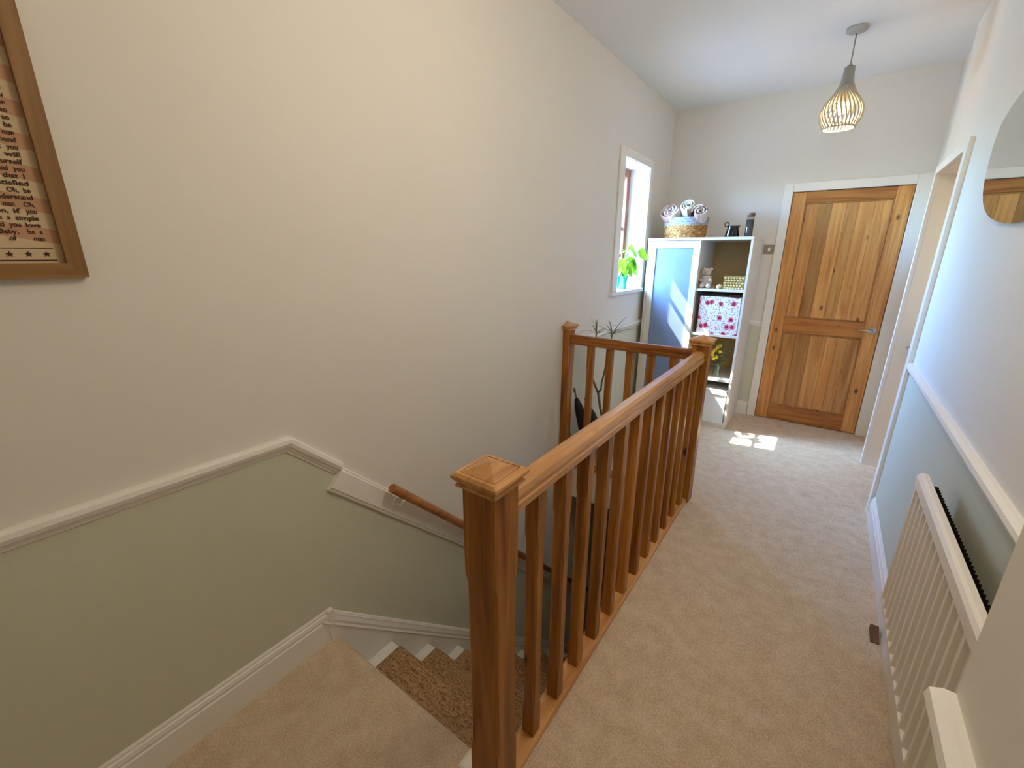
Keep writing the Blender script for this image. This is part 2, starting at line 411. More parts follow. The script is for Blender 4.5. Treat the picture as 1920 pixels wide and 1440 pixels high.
bm = bmesh.new(); add_box(bm, XL - 0.4, 0.9, YB - 0.12, YE + 0.12, ZC, ZC + 0.12)
tag(obj('ceiling', bm, 'ceiling'), 'flat white plaster ceiling', 'ceiling', kind='structure')

# stairwell below the landing
bm = bmesh.new()
add_box(bm, SX, SX + 0.1, YB, YE + 0.1, ZLOW, -0.24, 0)
add_box(bm, XL - 0.05, SX, YE, YE + 0.1, ZLOW, -0.24, 0)
add_box(bm, XL - 0.05, SX, STY - 0.03, STY - 0.02, ZLOW, -0.27, 0)
add_box(bm, SX - 0.012, SX, STY, FY, -0.26, 0.0, 0)
add_box(bm, XL, SX, FY - 0.012, FY, -0.26, 0.0, 0)
tag(obj('wall_stairwell', bm, ['wall']), 'cream lining of the stairwell under the banister', 'wall', kind='structure')
bm = bmesh.new(); add_box(bm, XL - 0.05, SX, STY, YE + 0.1, ZLOW - 0.1, ZLOW)
tag(obj('floor_lower', bm, 'carpet'), 'carpet at the foot of the stairs below', 'floor', kind='structure')

# unseen ground outdoors, added to bounce sunlight up to the ceiling
bm = bmesh.new(); add_box(bm, -60, XL - 0.4, -40, 40, ZLOW - 0.4, ZLOW - 0.2)
MT['yard'] = paint('pale_bounce_ground', lin(170, 164, 150), 0.9)
tag(obj('ground_outside', bm, 'yard'), 'unseen pale ground outside the window, added to bounce sunlight', 'ground', kind='structure')

# ------------------------------------------------------------------ mouldings
DADO = [(0, -0.026), (0.006, -0.026), (0.008, -0.018), (0.012, -0.016), (0.014, -0.008), (0.022, -0.004), (0.027, 0.008), (0.024, 0.020), (0.012, 0.026), (0, 0.026)]
def SK(h):
    return [(0, 0), (0.018, 0), (0.018, h * 0.70), (0.014, h * 0.73), (0.016, h * 0.80), (0.013, h * 0.88), (0.007, h * 0.90), (0.008, h * 0.95), (0.003, h), (0, h)]
ti = [0]
def trim(path, nrm, prof, label, cat='trim', name=None):
    bm = bmesh.new(); add_sweep(bm, path, nrm, prof)
    ti[0] += 1
    return tag(obj(name or 'trim_%d' % ti[0], bm, 'white'), label, cat, kind='structure')
ye1 = 0.815
trim([(XL, YB, 0.858), (XL, 0.645, 0.858), (XL, ye1, 0.858 + SL * (ye1 - 0.645))], (1, 0, 0), DADO, 'white dado rail on the left wall turning down towards the stairs', 'dado rail')
trim([(XL, 2.66, 0.872), (XL, YE, 0.872)], (1, 0, 0), DADO, 'white dado rail under the window', 'dado rail')
trim([(XR, YN, 0.910), (XR, 3.04, 0.910)], (-1, 0, 0), DADO, 'white dado rail above the radiator', 'dado rail')
trim([(XN, YB, 0.930), (XN, YN, 0.930)], (-1, 0, 0), DADO, 'white dado rail end on the wall corner closest to the camera', 'dado rail')
trim([(XL, YE, 0.885), (-0.455, YE, 0.885)], (0, -1, 0), DADO, 'short white dado rail beside the end door', 'dado rail')
trim([(XL, YB, ZLAND), (XL, 0.70, ZLAND)], (1, 0, 0), SK(0.145), 'white skirting board along the near landing', 'skirting', 'baseboard_left')
trim([(XL, FY, 0), (XL, YE, 0)], (1, 0, 0), SK(0.13), 'white skirting board under the window wall', 'skirting', 'baseboard_window')
trim([(XR, YN, 0), (XR, 3.04, 0)], (-1, 0, 0), SK(0.135), 'white skirting board behind the radiator', 'skirting', 'baseboard_right')
trim([(XL, YE, 0), (-0.455, YE, 0)], (0, -1, 0), SK(0.13), 'short white skirting between cabinet and end door', 'skirting', 'baseboard_end')
# wide sloping string board down the stairs with the same moulded cap
bm = bmesh.new()
zt0 = 0.115
def str_z(y): return zt0 + SL * 1.02 * (y - 0.70)
yl = 3.3
add_prism(bm, [(0.70, zt0 - 0.012), (0.70, -1.0), (yl, str_z(yl) - 0.45), (yl, str_z(yl) - 0.012)], 'x', XL, XL + 0.018)
CAP = [(0, -0.055), (0.020, -0.055), (0.024, -0.048), (0.020, -0.040), (0.022, -0.030), (0.018, -0.016), (0.009, -0.012), (0.010, -0.004), (0.003, 0.0), (0, 0)]
add_sweep(bm, [(XL, 0.70, zt0), (XL, yl, str_z(yl))], (1, 0, 0), CAP)
add_box(bm, XL, XL + 0.022, 0.688, 0.712, ZLAND, zt0)
ti[0] += 1
tag(obj('trim_%d' % ti[0], bm, 'white'), 'white sloping string board following the stairs down the left wall', 'string board', kind='structure')

# architraves
def architrave_end():
    bm = bmesh.new()
    w_ = 0.072; y0, y1 = YE - 0.018, YE + 0.002
    xo0, xo1 = DX0 - w_, XRF
    add_box(bm, xo0, DX0 - 0.004, y0, y1, 0, DZ + w_)
    add_box(bm, DX1 + 0.004, xo1, y0, y1, 0, DZ + w_)
    add_box(bm, DX0 - 0.004, DX1 + 0.004, y0, y1, DZ + 0.004, DZ + w_)
    bmesh.ops.bevel(bm, geom=[e for e in bm.edges], offset=0.004, segments=1, affect='EDGES')
    ti[0] += 1
    tag(obj('trim_%d' % ti[0], bm, 'white'), 'white architrave framing the pine door in the end wall', 'architrave', kind='structure')
architrave_end()
def architrave_side():
    bm = bmesh.new(); x0, x1 = XR - 0.02, XR + 0.002
    add_box(bm, x0, x1, D2Y0 - 0.075, D2Y0 - 0.004, 0, D2Z + 0.05)
    add_box(bm, x0, x1, D2Y1 + 0.004, D2Y1 + 0.055, 0, D2Z + 0.05)
    add_box(bm, x0, x1, D2Y0 - 0.004, D2Y1 + 0.004, D2Z + 0.002, D2Z + 0.05)
    # lining of the opening
    add_box(bm, XR, XR + 0.10, D2Y0 - 0.004, D2Y0 + 0.002, 0, D2Z)
    add_box(bm, XR, XR + 0.10, D2Y1 - 0.002, D2Y1 + 0.004, 0, D2Z)
    add_box(bm, XR, XR + 0.10, D2Y0, D2Y1, D2Z - 0.002, D2Z + 0.002)
    ti[0] += 1
    tag(obj('trim_%d' % ti[0], bm, 'white'), 'white architrave around the side doorway in the right wall', 'architrave', kind='structure')
architrave_side()

# ------------------------------------------------------------------ doors
def pine_door(name, label, x0, x1, z1, yf, rot=False):
    """door facing -y at plane yf; when rot, x runs along world y and it faces -x"""
    root = thing(name, label, 'door', (0, 0, 0), kind='structure')
    def put(n, b, mat, par=root):
        if rot:
            for v in b.verts: v.co = Vector((v.co.y, v.co.x, v.co.z))
        return obj(n, b, mat, par)
    w_ = x1 - x0; s = 0.098
    zt, zl1, zl0, zb = z1 - 0.085, 0.955, 0.825, 0.145
    g = 0.004
    mz = 'doorpine'; mx = 'doorpine_x' if not rot else 'doorpine'
    put('stile', box(x0, x0 + s, yf, yf + 0.036, 0.006, z1, 0.003), mz)
    put('stile', box(x1 - s, x1, yf, yf + 0.036, 0.006, z1, 0.003), mz)
    put('top_rail', box(x0 + s, x1 - s, yf, yf + 0.036, zt, z1, 0.003), mx)
    put('lock_rail', box(x0 + s, x1 - s, yf, yf + 0.036, zl0, zl1, 0.003), mx)
    put('bottom_rail', box(x0 + s, x1 - s, yf, yf + 0.036, 0.006, zb, 0.003), mx)
    for (a, b_) in ((zl1, zt), (zb, zl0)):
        xs = [x0 + s]; rr = random.Random(int(a * 1000))
        ws = [0.085 + 0.05 * rr.random() for _ in range(6)]; k = (x1 - x0 - 2 * s) / sum(ws)
        for q in ws: xs.append(xs[-1] + q * k)
        for i in range(6):
            put('panel_board', box(xs[i] + 0.0004, xs[i + 1] - 0.0004, yf + 0.010, yf + 0.028, a - 0.004, b_ + 0.004, 0.0015, 1), mz)
        # ovolo bead around the panel
        bead = bmesh.new(); e = 0.012
        add_box(bead, x0 + s, x0 + s + e, yf + 0.004, yf + 0.012, a, b_)
        add_box(bead, x1 - s - e, x1 - s, yf + 0.004, yf + 0.012, a, b_)
        add_box(bead, x0 + s + e, x1 - s - e, yf + 0.004, yf + 0.012, a, a + e)
        add_box(bead, x0 + s + e, x1 - s - e, yf + 0.004, yf + 0.012, b_ - e, b_)
        bmesh.ops.bevel(bead, geom=bead.edges[:], offset=0.003, segments=1, affect='EDGES')
        put('panel_moulding', bead, mz)
    # lever handle
    hx, hz = x1 - 0.045, 0.898
    b = bmesh.new()
    for rr_, y_a, y_b in ((0.026, yf - 0.008, yf), (0.010, yf - 0.045, yf - 0.006)):
        add_tube(b, [(hx, y_a, hz), (hx, y_b, hz)], rr_, 20)
    add_tube(b, [(hx, yf - 0.042, hz), (hx - 0.02, yf - 0.046, hz), (hx - 0.06, yf - 0.046, hz + 0.002), (hx - 0.11, yf - 0.042, hz + 0.001)], [0.009, 0.0085, 0.0075, 0.007], 10)
    hd = put('door_handle', b, 'chrome'); hd['label'] = 'chrome lever handle on a round rose'
    return root
pine_door('door_1', 'knotty pine panelled door closed in the end wall', DX0, DX1, DZ, YE + 0.002)
pine_door('door_2', 'pine door edge just visible in the side doorway', D2Y0 + 0.003, D2Y1 - 0.003, D2Z - 0.003, XR + 0.102, True)

# light switch
t = thing('light_switch', 'brushed metal light switch between cabinet and end door', 'switch', (-0.490, YE, 1.49))
obj('switch_plate', box(-0.535, -0.445, YE - 0.007, YE, 1.492, 1.570, 0.003), 'steel', t)
obj('rocker', box(-0.500, -0.482, YE - 0.011, YE - 0.006, 1.515, 1.547, 0.002), 'plastic', t)

# ------------------------------------------------------------------ window
wn = thing('window_1', 'narrow brown wooden window in a deep white reveal', 'window', (XL, (WY0 + WY1) / 2, WZ0), kind='structure')
MT['reveal'] = paint('white_reveal', lin(244, 244, 242), 0.6)
bm = bmesh.new()
add_box(bm, XL - 0.23, XL + 0.001, WY0 - 0.0, WY0 + 0.004, WZ0, WZ1)
add_box(bm, XL - 0.23, XL + 0.001, WY1 - 0.004, WY1, WZ0, WZ1)
add_box(bm, XL - 0.23, XL + 0.001, WY0, WY1, WZ1 - 0.004, WZ1)
obj('reveal_lining', bm, 'reveal', wn)
bm = bmesh.new(); c = 0.062
add_box(bm, XL, XL + 0.014, WY0 - 0.095, WY0, WZ0, WZ1 + c); add_box(bm, XL, XL + 0.014, WY1, WY1 + c, WZ0, WZ1 + c)
add_box(bm, XL, XL + 0.014, WY0, WY1, WZ1, WZ1 + c)
bmesh.ops.bevel(bm, geom=bm.edges[:], offset=0.003, segments=1, affect='EDGES')
obj('window_casing', bm, 'white', wn)
obj('window_sill', box(XL - 0.23, XL + 0.035, WY0 - 0.13, WY1 + 0.0, WZ0 - 0.032, WZ0, 0.006), 'white', wn)
wx = -1.605; gx0, gx1, gy0, gy1, gz0, gz1 = wx - 0.03, wx + 0.025, WY0 + 0.055, 3.887, WZ0 + 0.06, 2.12
for a in ((WY0 + 0.004, gy0), (gy1, WY1 - 0.004)): obj('frame_stile', box(gx0, gx1, a[0], a[1], WZ0, WZ1 - 0.004, 0.003), 'winwood', wn)
for a in ((WZ0, gz0), (gz1, WZ1 - 0.004)): obj('frame_rail', box(gx0, gx1, gy0, gy1, a[0], a[1], 0.003), 'winwood', wn)
for z in (1.705, 1.478): obj('glazing_bar', box(wx - 0.012, wx + 0.012, gy0, gy1, z - 0.011, z + 0.011, 0.002), 'winwood', wn)
zs = [gz0, 1.467, 1.489, 1.694, 1.716, gz1]
for i in (0, 2, 4): obj('pane', box(wx - 0.002, wx + 0.002, gy0, gy1, zs[i], zs[i + 1]), 'glass', wn)

# ------------------------------------------------------------------ staircase
RISE, GO = 0.21, 0.22
st = thing('staircase', 'white painted wooden stairs going down along the left wall', 'staircase', (-0.98, STY, ZLOW), kind='structure')
SX0, SX1 = XL + 0.019, SX - 0.001
NST = 12
def trz(k): return -0.062 - RISE * k
def nosy(k): return 0.748 + GO * k
for k in range(1, NST + 1):
    z = trz(k); yn_ = nosy(k); yp = nosy(k - 1) - 0.022
    obj('tread', box(SX0, SX1, yp - 0.01, yn_, z - 0.028, z, 0.006), 'white', st)
    zt_ = trz(k - 1) - 0.028 if k > 1 else -0.07
    obj('riser', box(SX0, SX1, yp - 0.016, yp - 0.001, z, zt_), 'white', st)
# jute runner following treads and risers
bm = bmesh.new(); path = [(STY - 0.022, -0.075)]
for k in range(1, NST + 1):
    z = trz(k); yn_ = nosy(k); yp = nosy(k - 1) - 0.022
    path += [(yp + 0.004, z + 0.006), (yn_ - 0.004, z + 0.006), (yn_ + 0.007, z - 0.003), (yn_ + 0.007, z - 0.026), (yn_ - 0.016, z - 0.036)]
rx0, rx1 = XL + 0.078, SX - 0.06
top = [(p[0], p[1]) for p in path]
low = []
for i, (y, z) in enumerate(top):
    y0_, z0_ = top[max(i - 1, 0)]; y1_, z1_ = top[min(i + 1, len(top) - 1)]
    d_ = Vector((y1_ - y0_, z1_ - z0_)).normalized(); low.append((y + d_.y * 0.005, z - d_.x * 0.005))
R_ = [[bm.verts.new((x, y, z)) for x, (y, z) in ((rx0, t_), (rx1, t_), (rx1, l_), (rx0, l_))] for t_, l_ in zip(top, low)]
for i in range(len(R_) - 1):
    for k in range(4): bm.faces.new((R_[i][k], R_[i][(k + 1) % 4], R_[i + 1][(k + 1) % 4], R_[i + 1][k]))
bm.faces.new(R_[0]); bm.faces.new(R_[-1])
tag(obj('stair_runner', bm, 'runner'), 'woven jute runner down the middle of the stairs', 'runner')

# board and handrail on the left wall
bb = thing('wall_handrail', 'round oak handrail on a white sloping board beside the stairs', 'handrail', (XL, 1.0, -1.6))
bm = bmesh.new()
d = Vector((0, 1, SL)).normalized(); u_ = Vector((0, -d.z, d.y))
PROF = [(0.0, -0.05), (0.012, -0.05), (0.016, -0.045), (0.016, -0.038), (0.022, -0.034), (0.022, 0.036), (0.016, 0.040), (0.016, 0.046), (0.010, 0.05), (0, 0.05)]
p0 = Vector((XL, 0.795, 0.660)); p1 = p0 + d * 3.1
add_sweep(bm, [p0, p1], (1, 0, 0), PROF)
obj('backing_board', bm, 'white', bb)
rx = XL + 0.07
r0 = Vector((rx, 1.007, 0.539)); r1 = Vector((rx, 2.274, -0.71)); rd = (r1 - r0).normalized()
bm = bmesh.new(); add_tube(bm, [r0, r0 + rd * 0.004, r1 + rd * 1.1], [0.018, 0.020, 0.020], 20)
obj('oak_rail', bm, 'dowel', bb)
for s_ in (0.085, 1.0, 1.9):
    q = r0 + rd * s_; wq = Vector((XL + 0.022, q.y - 0.01, q.z - 0.055))
    bm = bmesh.new()
    add_tube(bm, [wq, wq + Vector((0.006, 0, 0))], 0.026, 18)
    add_tube(bm, [wq + Vector((0.004, 0, 0)), wq + Vector((0.03, 0, 0.0)), Vector((rx, q.y, q.z - 0.03)), Vector((rx, q.y, q.z - 0.017))], 0.006, 10)
    add_box(bm, rx - 0.01, rx + 0.01, q.y - 0.02, q.y + 0.02, q.z - 0.022, q.z - 0.016)
    for an in (0.6, 2.7, 4.7): add_blob(bm, wq + Vector((0.007, 0.016 * math.cos(an), 0.016 * math.sin(an))), 0.004, 0.5, 1, 1, 8, 6)
    br = obj('rail_bracket', bm, 'plastic', bb); br['label'] = 'small white metal bracket with screws'

# ------------------------------------------------------------------ balustrade
bl = thing('balustrade', 'honey pine banister with square newel posts around the stairwell', 'banister', (SX, 1.6, 0.0))
def oct_ring(cx, cy, h, c, z):
    return [(cx + sx_ * a, cy + sy_ * b, z) for sx_, sy_, o_ in ((1, 1, 0), (-1, 1, 1), (-1, -1, 0), (1, -1, 1)) for a, b in (((h, h - c), (h - c, h)) if o_ == 0 else ((h - c, h), (h, h - c)))]
def post(cx, cy, h, zs_):
    bm = bmesh.new(); add_loft(bm, [oct_ring(cx, cy, h, c_, z) for z, c_ in zs_]); return bm
NH = 0.045
def newel(cx, cy, z0, half=False, ztop=0.992):
    zs_ = [(z0, 0.002), (0.17, 0.002), (0.21, 0.011), (0.735, 0.011), (0.775, 0.002), (ztop, 0.002)] if z0 > -0.1 else [(z0, 0.002), (0.20, 0.002), (0.24, 0.011), (0.73, 0.011), (0.775, 0.002), (ztop, 0.002)]
    bm = post(cx, cy, NH, zs_)
    cap = bmesh.new()
    lay = [(0.050, ztop), (0.055, ztop + 0.003), (0.055, ztop + 0.008), (0.051, ztop + 0.011), (0.056, ztop + 0.016), (0.0625, ztop + 0.025), (0.062, ztop + 0.031), (0.055, ztop + 0.037), (0.048, ztop + 0.0375), (0.0465, ztop + 0.034), (0.0455, ztop + 0.037), (0.002, ztop + 0.056)]
    add_loft(cap, [[(cx + a * r, cy + b * r, z) for a, b in ((1, 1), (-1, 1), (-1, -1), (1, -1))] for r, z in lay])
    if half:
        for b in (bm, cap):
            geo = b.verts[:] + b.edges[:] + b.faces[:]
            bmesh.ops.bisect_plane(b, geom=geo, plane_co=(XL + 0.001, 0, 0), plane_no=(-1, 0, 0), clear_outer=True)
            bmesh.ops.holes_fill(b, edges=b.edges[:])
    p = obj('newel_post', bm, 'oak', bl); obj('newel_cap', cap, 'oak_y', p)
BX = -0.536; NY, FN = 0.662, 2.598
newel(BX, NY, -0.45); newel(BX, FN, 0.0)
newel(XL + 0.001, FN, -0.2, True)
# handrails
HR = [(-0.031, 0.862), (-0.031, 0.880), (-0.027, 0.884), (-0.029, 0.898), (-0.025, 0.914), (-0.014, 0.921), (0.014, 0.921), (0.025, 0.914), (0.029, 0.898), (0.027, 0.884), (0.031, 0.880), (0.031, 0.862)]
dz = 0.038
bm = bmesh.new(); add_prism(bm, [(BX + a, b + dz) for a, b in HR], 'y', NY + NH - 0.003, FN - NH + 0.003); obj('handrail', bm, 'oak_y', bl)
bm = bmesh.new(); add_prism(bm, [(FN + a, b + dz) for a, b in HR], 'x', XL + NH, BX - NH + 0.003); obj('handrail', bm, 'oak_x', bl)
BR = [(-0.033, 0.0), (-0.033, 0.018), (-0.027, 0.024), (0.027, 0.024), (0.033, 0.018), (0.033, 0.0)]
bm = bmesh.new(); add_prism(bm, [(BX + a, b) for a, b in BR], 'y', NY + NH - 0.003, FN - NH + 0.003); obj('base_rail', bm, 'oak_y', bl)
bm = bmesh.new(); add_prism(bm, [(FN + a, b) for a, b in BR], 'x', XL + NH, BX - NH + 0.003); obj('base_rail', bm, 'oak_x', bl)
BZ = [(0.022, 0.001), (0.13, 0.001), (0.155, 0.0065), (0.735, 0.0065), (0.76, 0.001), (0.904, 0.001)]
first = None
spots = [(BX, 0.852 + 0.1475 * i) for i in range(12)] + [(-1.224 + 0.1355 * i, FN) for i in range(5)]
for (x, y) in spots:
    if first is None:
        bm = bmesh.new(); add_loft(bm, [oct_ring(0, 0, 0.0205, c_, z) for z, c_ in BZ])
        me = bpy.data.meshes.new('baluster'); bmesh.ops.recalc_face_normals(bm, faces=bm.faces[:]); bm.to_mesh(me); bm.free(); me.materials.append(MT['oak'])
        first = bpy.data.objects.new('baluster', me); o = first
    else: o = first.copy()
    col.objects.link(o); o.parent = bl; o.location = Vector((x, y, 0)) - bl.location
# white nosing end at the foot of the near newel
bm = box(-0.680, -0.585, 0.655, STY + 0.008, -0.24, ZLAND + 0.012, 0.016, 3)
ti[0] += 1
tag(obj('trim_%d' % ti[0], bm, 'white'), 'rounded white trim end at the foot of the near newel post', 'trim', kind='structure')

# ------------------------------------------------------------------ radiator
rd_ = thing('radiator', 'white ribbed panel radiator under the dado on the right wall', 'radiator', (XR, 1.4, 0.31))
RY0, RY1, RZ0, RZ1, RX = 0.955, 1.775, 0.315, 0.815, 0.334
n = 15; pitch = (RY1 - RY0 - 0.016) / n; DEP = 0.010
prof = [(RX, RY0)]
for i in range(n):
    a = RY0 + 0.014 + i * pitch; b = a + pitch - 0.013
    prof += [(RX, a), (RX + DEP, a + 0.003), (RX + DEP, b - 0.003), (RX, b)]
prof += [(RX, RY1), (RX + DEP + 0.004, RY1), (RX + DEP + 0.004, RY0)]
bm = bmesh.new(); add_prism(bm, prof, 'z', RZ0 + 0.012, RZ1 - 0.040); obj('front_panel', bm, 'rad', rd_)
bm = bmesh.new()
add_prism(bm, [(RX - 0.004, RZ1 - 0.044), (RX - 0.004, RZ1 - 0.012), (RX + 0.002, RZ1 - 0.003), (RX + 0.010, RZ1), (RX + 0.022, RZ1), (RX + 0.022, RZ1 - 0.044)], 'y', RY0, RY1)
obj('top_rim', bm, 'rad', rd_)
obj('bottom_rim', box(RX, RX + 0.016, RY0, RY1, RZ0, RZ0 + 0.016, 0.003), 'rad', rd_)
bm = bmesh.new(); k = 84
zig = [(RX + 0.024 + (0.022 if i % 2 else 0.0), RY0 + 0.03 + (RY1 - RY0 - 0.06) * i / k) for i in range(k + 1)]
A = [bm.verts.new((x, y, RZ0 + 0.04)) for x, y in zig]; B = [bm.verts.new((x, y, RZ1 - 0.022)) for x, y in zig]
for i in range(k): bm.faces.new((A[i], A[i + 1], B[i + 1], B[i]))
bmesh.ops.solidify(bm, geom=bm.faces[:], thickness=0.0012)
obj('convector_fins', bm, 'fin', rd_)
for yy in (RY0 + 0.15, RY1 - 0.15): obj('wall_bracket', box(RX + 0.012, XR - 0.002, yy - 0.015, yy + 0.015, RZ0 + 0.05, RZ1 - 0.12), 'rad', rd_)
bm = bmesh.new()
add_tube(bm, [(RX + 0.032, RY1 - 0.05, RZ0 + 0.06), (RX + 0.032, RY1 - 0.05, RZ0 - 0.03)], [0.016, 0.013], 14)
obj('valve', bm, 'plastic', rd_)
bm = bmesh.new(); add_tube(bm, [(RX + 0.032, RY1 - 0.05, RZ0 - 0.015), (XR - 0.001, RY1 - 0.05, RZ0 - 0.015)], 0.0075, 12); obj('supply_pipe', bm, 'plastic', rd_)
bm = bmesh.new(); add_prism(bm, [(1.94, 0.0), (2.02, 0.0), (2.02, 0.026), (1.94, 0.004)], 'x', 0.372, 0.400)
MT['wedge'] = wood('dark_wedge_wood', lin(128, 84, 56), lin(92, 56, 34), 'Y', 0.6, knots=False)
tag(obj('door_wedge', bm, 'wedge'), 'small brown wooden wedge on the carpet beyond the radiator', 'wedge')

# ------------------------------------------------------------------ mirror
out = [(2.366, 2.017), (2.467, 1.997), (2.557, 1.958), (2.586, 1.898), (2.579, 1.826), (2.557, 1.751), (2.508, 1.693), (2.432, 1.648), (2.313, 1.611), (2.162, 1.586), (2.036, 1.577), (1.913, 1.575), (1.80, 1.588), (1.73, 1.635), (1.715, 1.72), (1.755, 1.83), (1.85, 1.93), (1.98, 1.995), (2.12, 2.025), (2.25, 2.03)]
def smooth_loop(P, it=2):
    for _ in range(it):
        Q = []
        for i in range(len(P)):
            a, b = P[i], P[(i + 1) % len(P)]
            Q += [(a[0] * .75 + b[0] * .25, a[1] * .75 + b[1] * .25), (a[0] * .25 + b[0] * .75, a[1] * .25 + b[1] * .75)]
        P = Q
    return P
out = smooth_loop(out)
mr_ = thing('wall_mirror', 'frameless pebble shaped mirror on the right wall', 'mirror', (XR, 2.15, 1.575))
bm = bmesh.new(); add_prism(bm, out, 'x', XR - 0.010, XR - 0.006); obj('mirror_glass', bm, 'mirror', mr_)
cen = (2.15, 1.8); bk = [((a - cen[0]) * 0.97 + cen[0], (b - cen[1]) * 0.97 + cen[1]) for a, b in out]
bm = bmesh.new(); add_prism(bm, bk, 'x', XR - 0.006, XR); obj('backing', bm, 'black', mr_)

# ------------------------------------------------------------------ picture on the left wall
PY0, PY1, PZ0, PZ1, FWD = -0.30, 0.258, 1.428, 2.16, 0.031
pc = thing('framed_print', 'oak framed typewriter text print with stars on the left wall', 'picture', (XL, 0.0, PZ0))
for nme, pl_, mt in (('frame_side', [(PY1, PZ0), (PY1, PZ1), (PY1 - FWD, PZ1 - FWD), (PY1 - FWD, PZ0 + FWD)], 'framewood'),
                     ('frame_side', [(PY0, PZ0), (PY0, PZ1), (PY0 + FWD, PZ1 - FWD), (PY0 + FWD, PZ0 + FWD)], 'framewood'),
                     ('frame_rail', [(PY0, PZ0), (PY1, PZ0), (PY1 - FWD, PZ0 + FWD), (PY0 + FWD, PZ0 + FWD)], 'framewood_y'),
                     ('frame_rail', [(PY0, PZ1), (PY1, PZ1), (PY1 - FWD, PZ1 - FWD), (PY0 + FWD, PZ1 - FWD)], 'framewood_y')):
    bm = bmesh.new(); add_prism(bm, pl_, 'x', XL, XL + 0.022); obj(nme, bm, mt, pc)
MT['paper'] = base_mat('aged_paper', lin(206, 184, 148), 0.8)
MT['stripe'] = base_mat('faded_red_print', lin(190, 146, 112), 0.8)
MT['ink'] = base_mat('brown_ink', lin(70, 42, 30), 0.8)
obj('paper', box(XL + 0.004, XL + 0.006, PY0 + FWD - 0.002, PY1 - FWD + 0.002, PZ0 + FWD - 0.002, PZ1 - FWD + 0.002), 'paper', pc)
xp = XL + 0.0062
bm = bmesh.new()
iy0, iy1, iz0 = PY0 + FWD, PY1 - FWD, PZ0 + FWD
for k in range(9):
    za = 1.515 + 0.062 * k
    add_prism(bm, [(iy0, za + 0.08), (iy1, za - 0.015), (iy1, za + 0.014), (iy0, za + 0.109)], 'x', xp, xp + 0.0003)
bmesh.ops.bisect_plane(bm, geom=bm.verts[:] + bm.edges[:] + bm.faces[:], plane_co=(0, 0, PZ1 - FWD), plane_no=(0, 0, 1), clear_outer=True)
obj('printed_stripes', bm, 'stripe', pc)
bm = bmesh.new()
add_box(bm, xp, xp + 0.0006, iy0, iy1 - 0.012, iz0 + 0.0055, iz0 + 0.0080)
add_box(bm, xp, xp + 0.0006, iy0, iy1 - 0.014, iz0 + 0.031, iz0 + 0.0325)
for k in range(20):
    cy, cz = iy1 - 0.026 - 0.0275 * k, iz0 + 0.0195
    if cy < iy0 + 0.01: break
    P = []
    for q in range(10):
        r_ = 0.0068 if q % 2 == 0 else 0.0029; an = PI / 2 + q * PI / 5
        P.append((cy + r_ * math.cos(an), cz + r_ * math.sin(an)))
    add_prism(bm, P, 'x', xp, xp + 0.0006)
obj('printed_stars', bm, 'ink', pc)
lines = ['of    man', 'Baby,  be a', 'mind you love', 's, be a simple', 'n, son, if you', 'of man  Oh,', 'understand', 'man  Oh, be', 'a satisfied', 'All  that I', 'And you', 'yourself', 'e, I will', "don't you", 'around', 'of man', 'you, be', 'or so', 'so', 'man', 'you', 'will', 'be a', 'you', 'man']
def word_mesh(s, size, y_left, z, width):
    cu = bpy.data.curves.new('text', 'FONT'); cu.body = s; cu.size = size; cu.offset = 0.0003
    to = bpy.data.objects.new('text', cu); col.objects.link(to)
    dg = bpy.context.evaluated_depsgraph_get(); dg.update()
    me = bpy.data.meshes.new_from_object(to.evaluated_get(dg)); bpy.data.objects.remove(to); bpy.data.curves.remove(cu)
    b = bmesh.new(); b.from_mesh(me); bpy.data.meshes.remove(me)
    x1_ = max(v.co.x for v in b.verts); x0_ = min(v.co.x for v in b.verts); k_ = width / max(1e-6, x1_ - x0_)
    # wall normal is +x, so the reading direction is +y
    for v in b.verts: v.co = Vector((xp + 0.0012, y_left + (v.co.x - x0_) * k_, z + v.co.y))
    return b
ADV = 0.0059
for i, s in enumerate(lines):
    z = iz0 + 0.0475 + 0.01375 * i; end = iy1 - 0.021; j = 0
    while j < len(s):
        if s[j] == ' ': j += 1; continue
        e_ = j
        while e_ < len(s) and s[e_] != ' ': e_ += 1
        wd_ = s[j:e_]; yl_ = end - (len(s) - j) * ADV; wid = len(wd_) * ADV - 0.0012
        if wd_ in ('I',): wid = 0.002
        obj('printed_word', word_mesh(wd_, 0.0132, yl_, z, wid), 'ink', pc)
        j = e_

# ------------------------------------------------------------------ pendant lamp
PC = (-0.128, 3.573)
pn = thing('pendant_lamp', 'grey ribbed teardrop pendant lamp lit over the landing', 'lamp', (PC[0], PC[1], 2.21))
MT['lampgrey'] = base_mat('grey_washed_wood', lin(150, 148, 141), 0.6)
MT['lamprib'] = base_mat('grey_gold_ribs', lin(188, 180, 160), 0.5)
bm = bmesh.new(); add_lathe(bm, [(0.004, -0.028), (0.030, -0.026), (0.050, -0.018), (0.054, -0.006), (0.054, 0.0)], (PC[0], PC[1], ZC), 28); MT['rose'] = base_mat('white_plastic_shaded', lin(176, 172, 166), 0.45); obj('ceiling_rose', bm, 'rose', pn)  # white plastic rose, its shade put into a greyer base colour
bm = bmesh.new(); add_tube(bm, [(PC[0], PC[1], ZC - 0.024), (PC[0], PC[1], 2.545)], 0.0035, 8); obj('cord', bm, 'lampgrey', pn)
bm = bmesh.new(); add_lathe(bm, [(0.004, 0.352), (0.010, 0.350), (0.012, 0.340), (0.026, 0.338), (0.027, 0.330), (0.029, 0.300), (0.033, 0.265), (0.040, 0.235), (0.037, 0.234), (0.030, 0.262), (0.026, 0.300), (0.024, 0.330), (0.003, 0.334)], (PC[0], PC[1], 2.21), 28); obj('shade_neck', bm, 'lampgrey', pn)
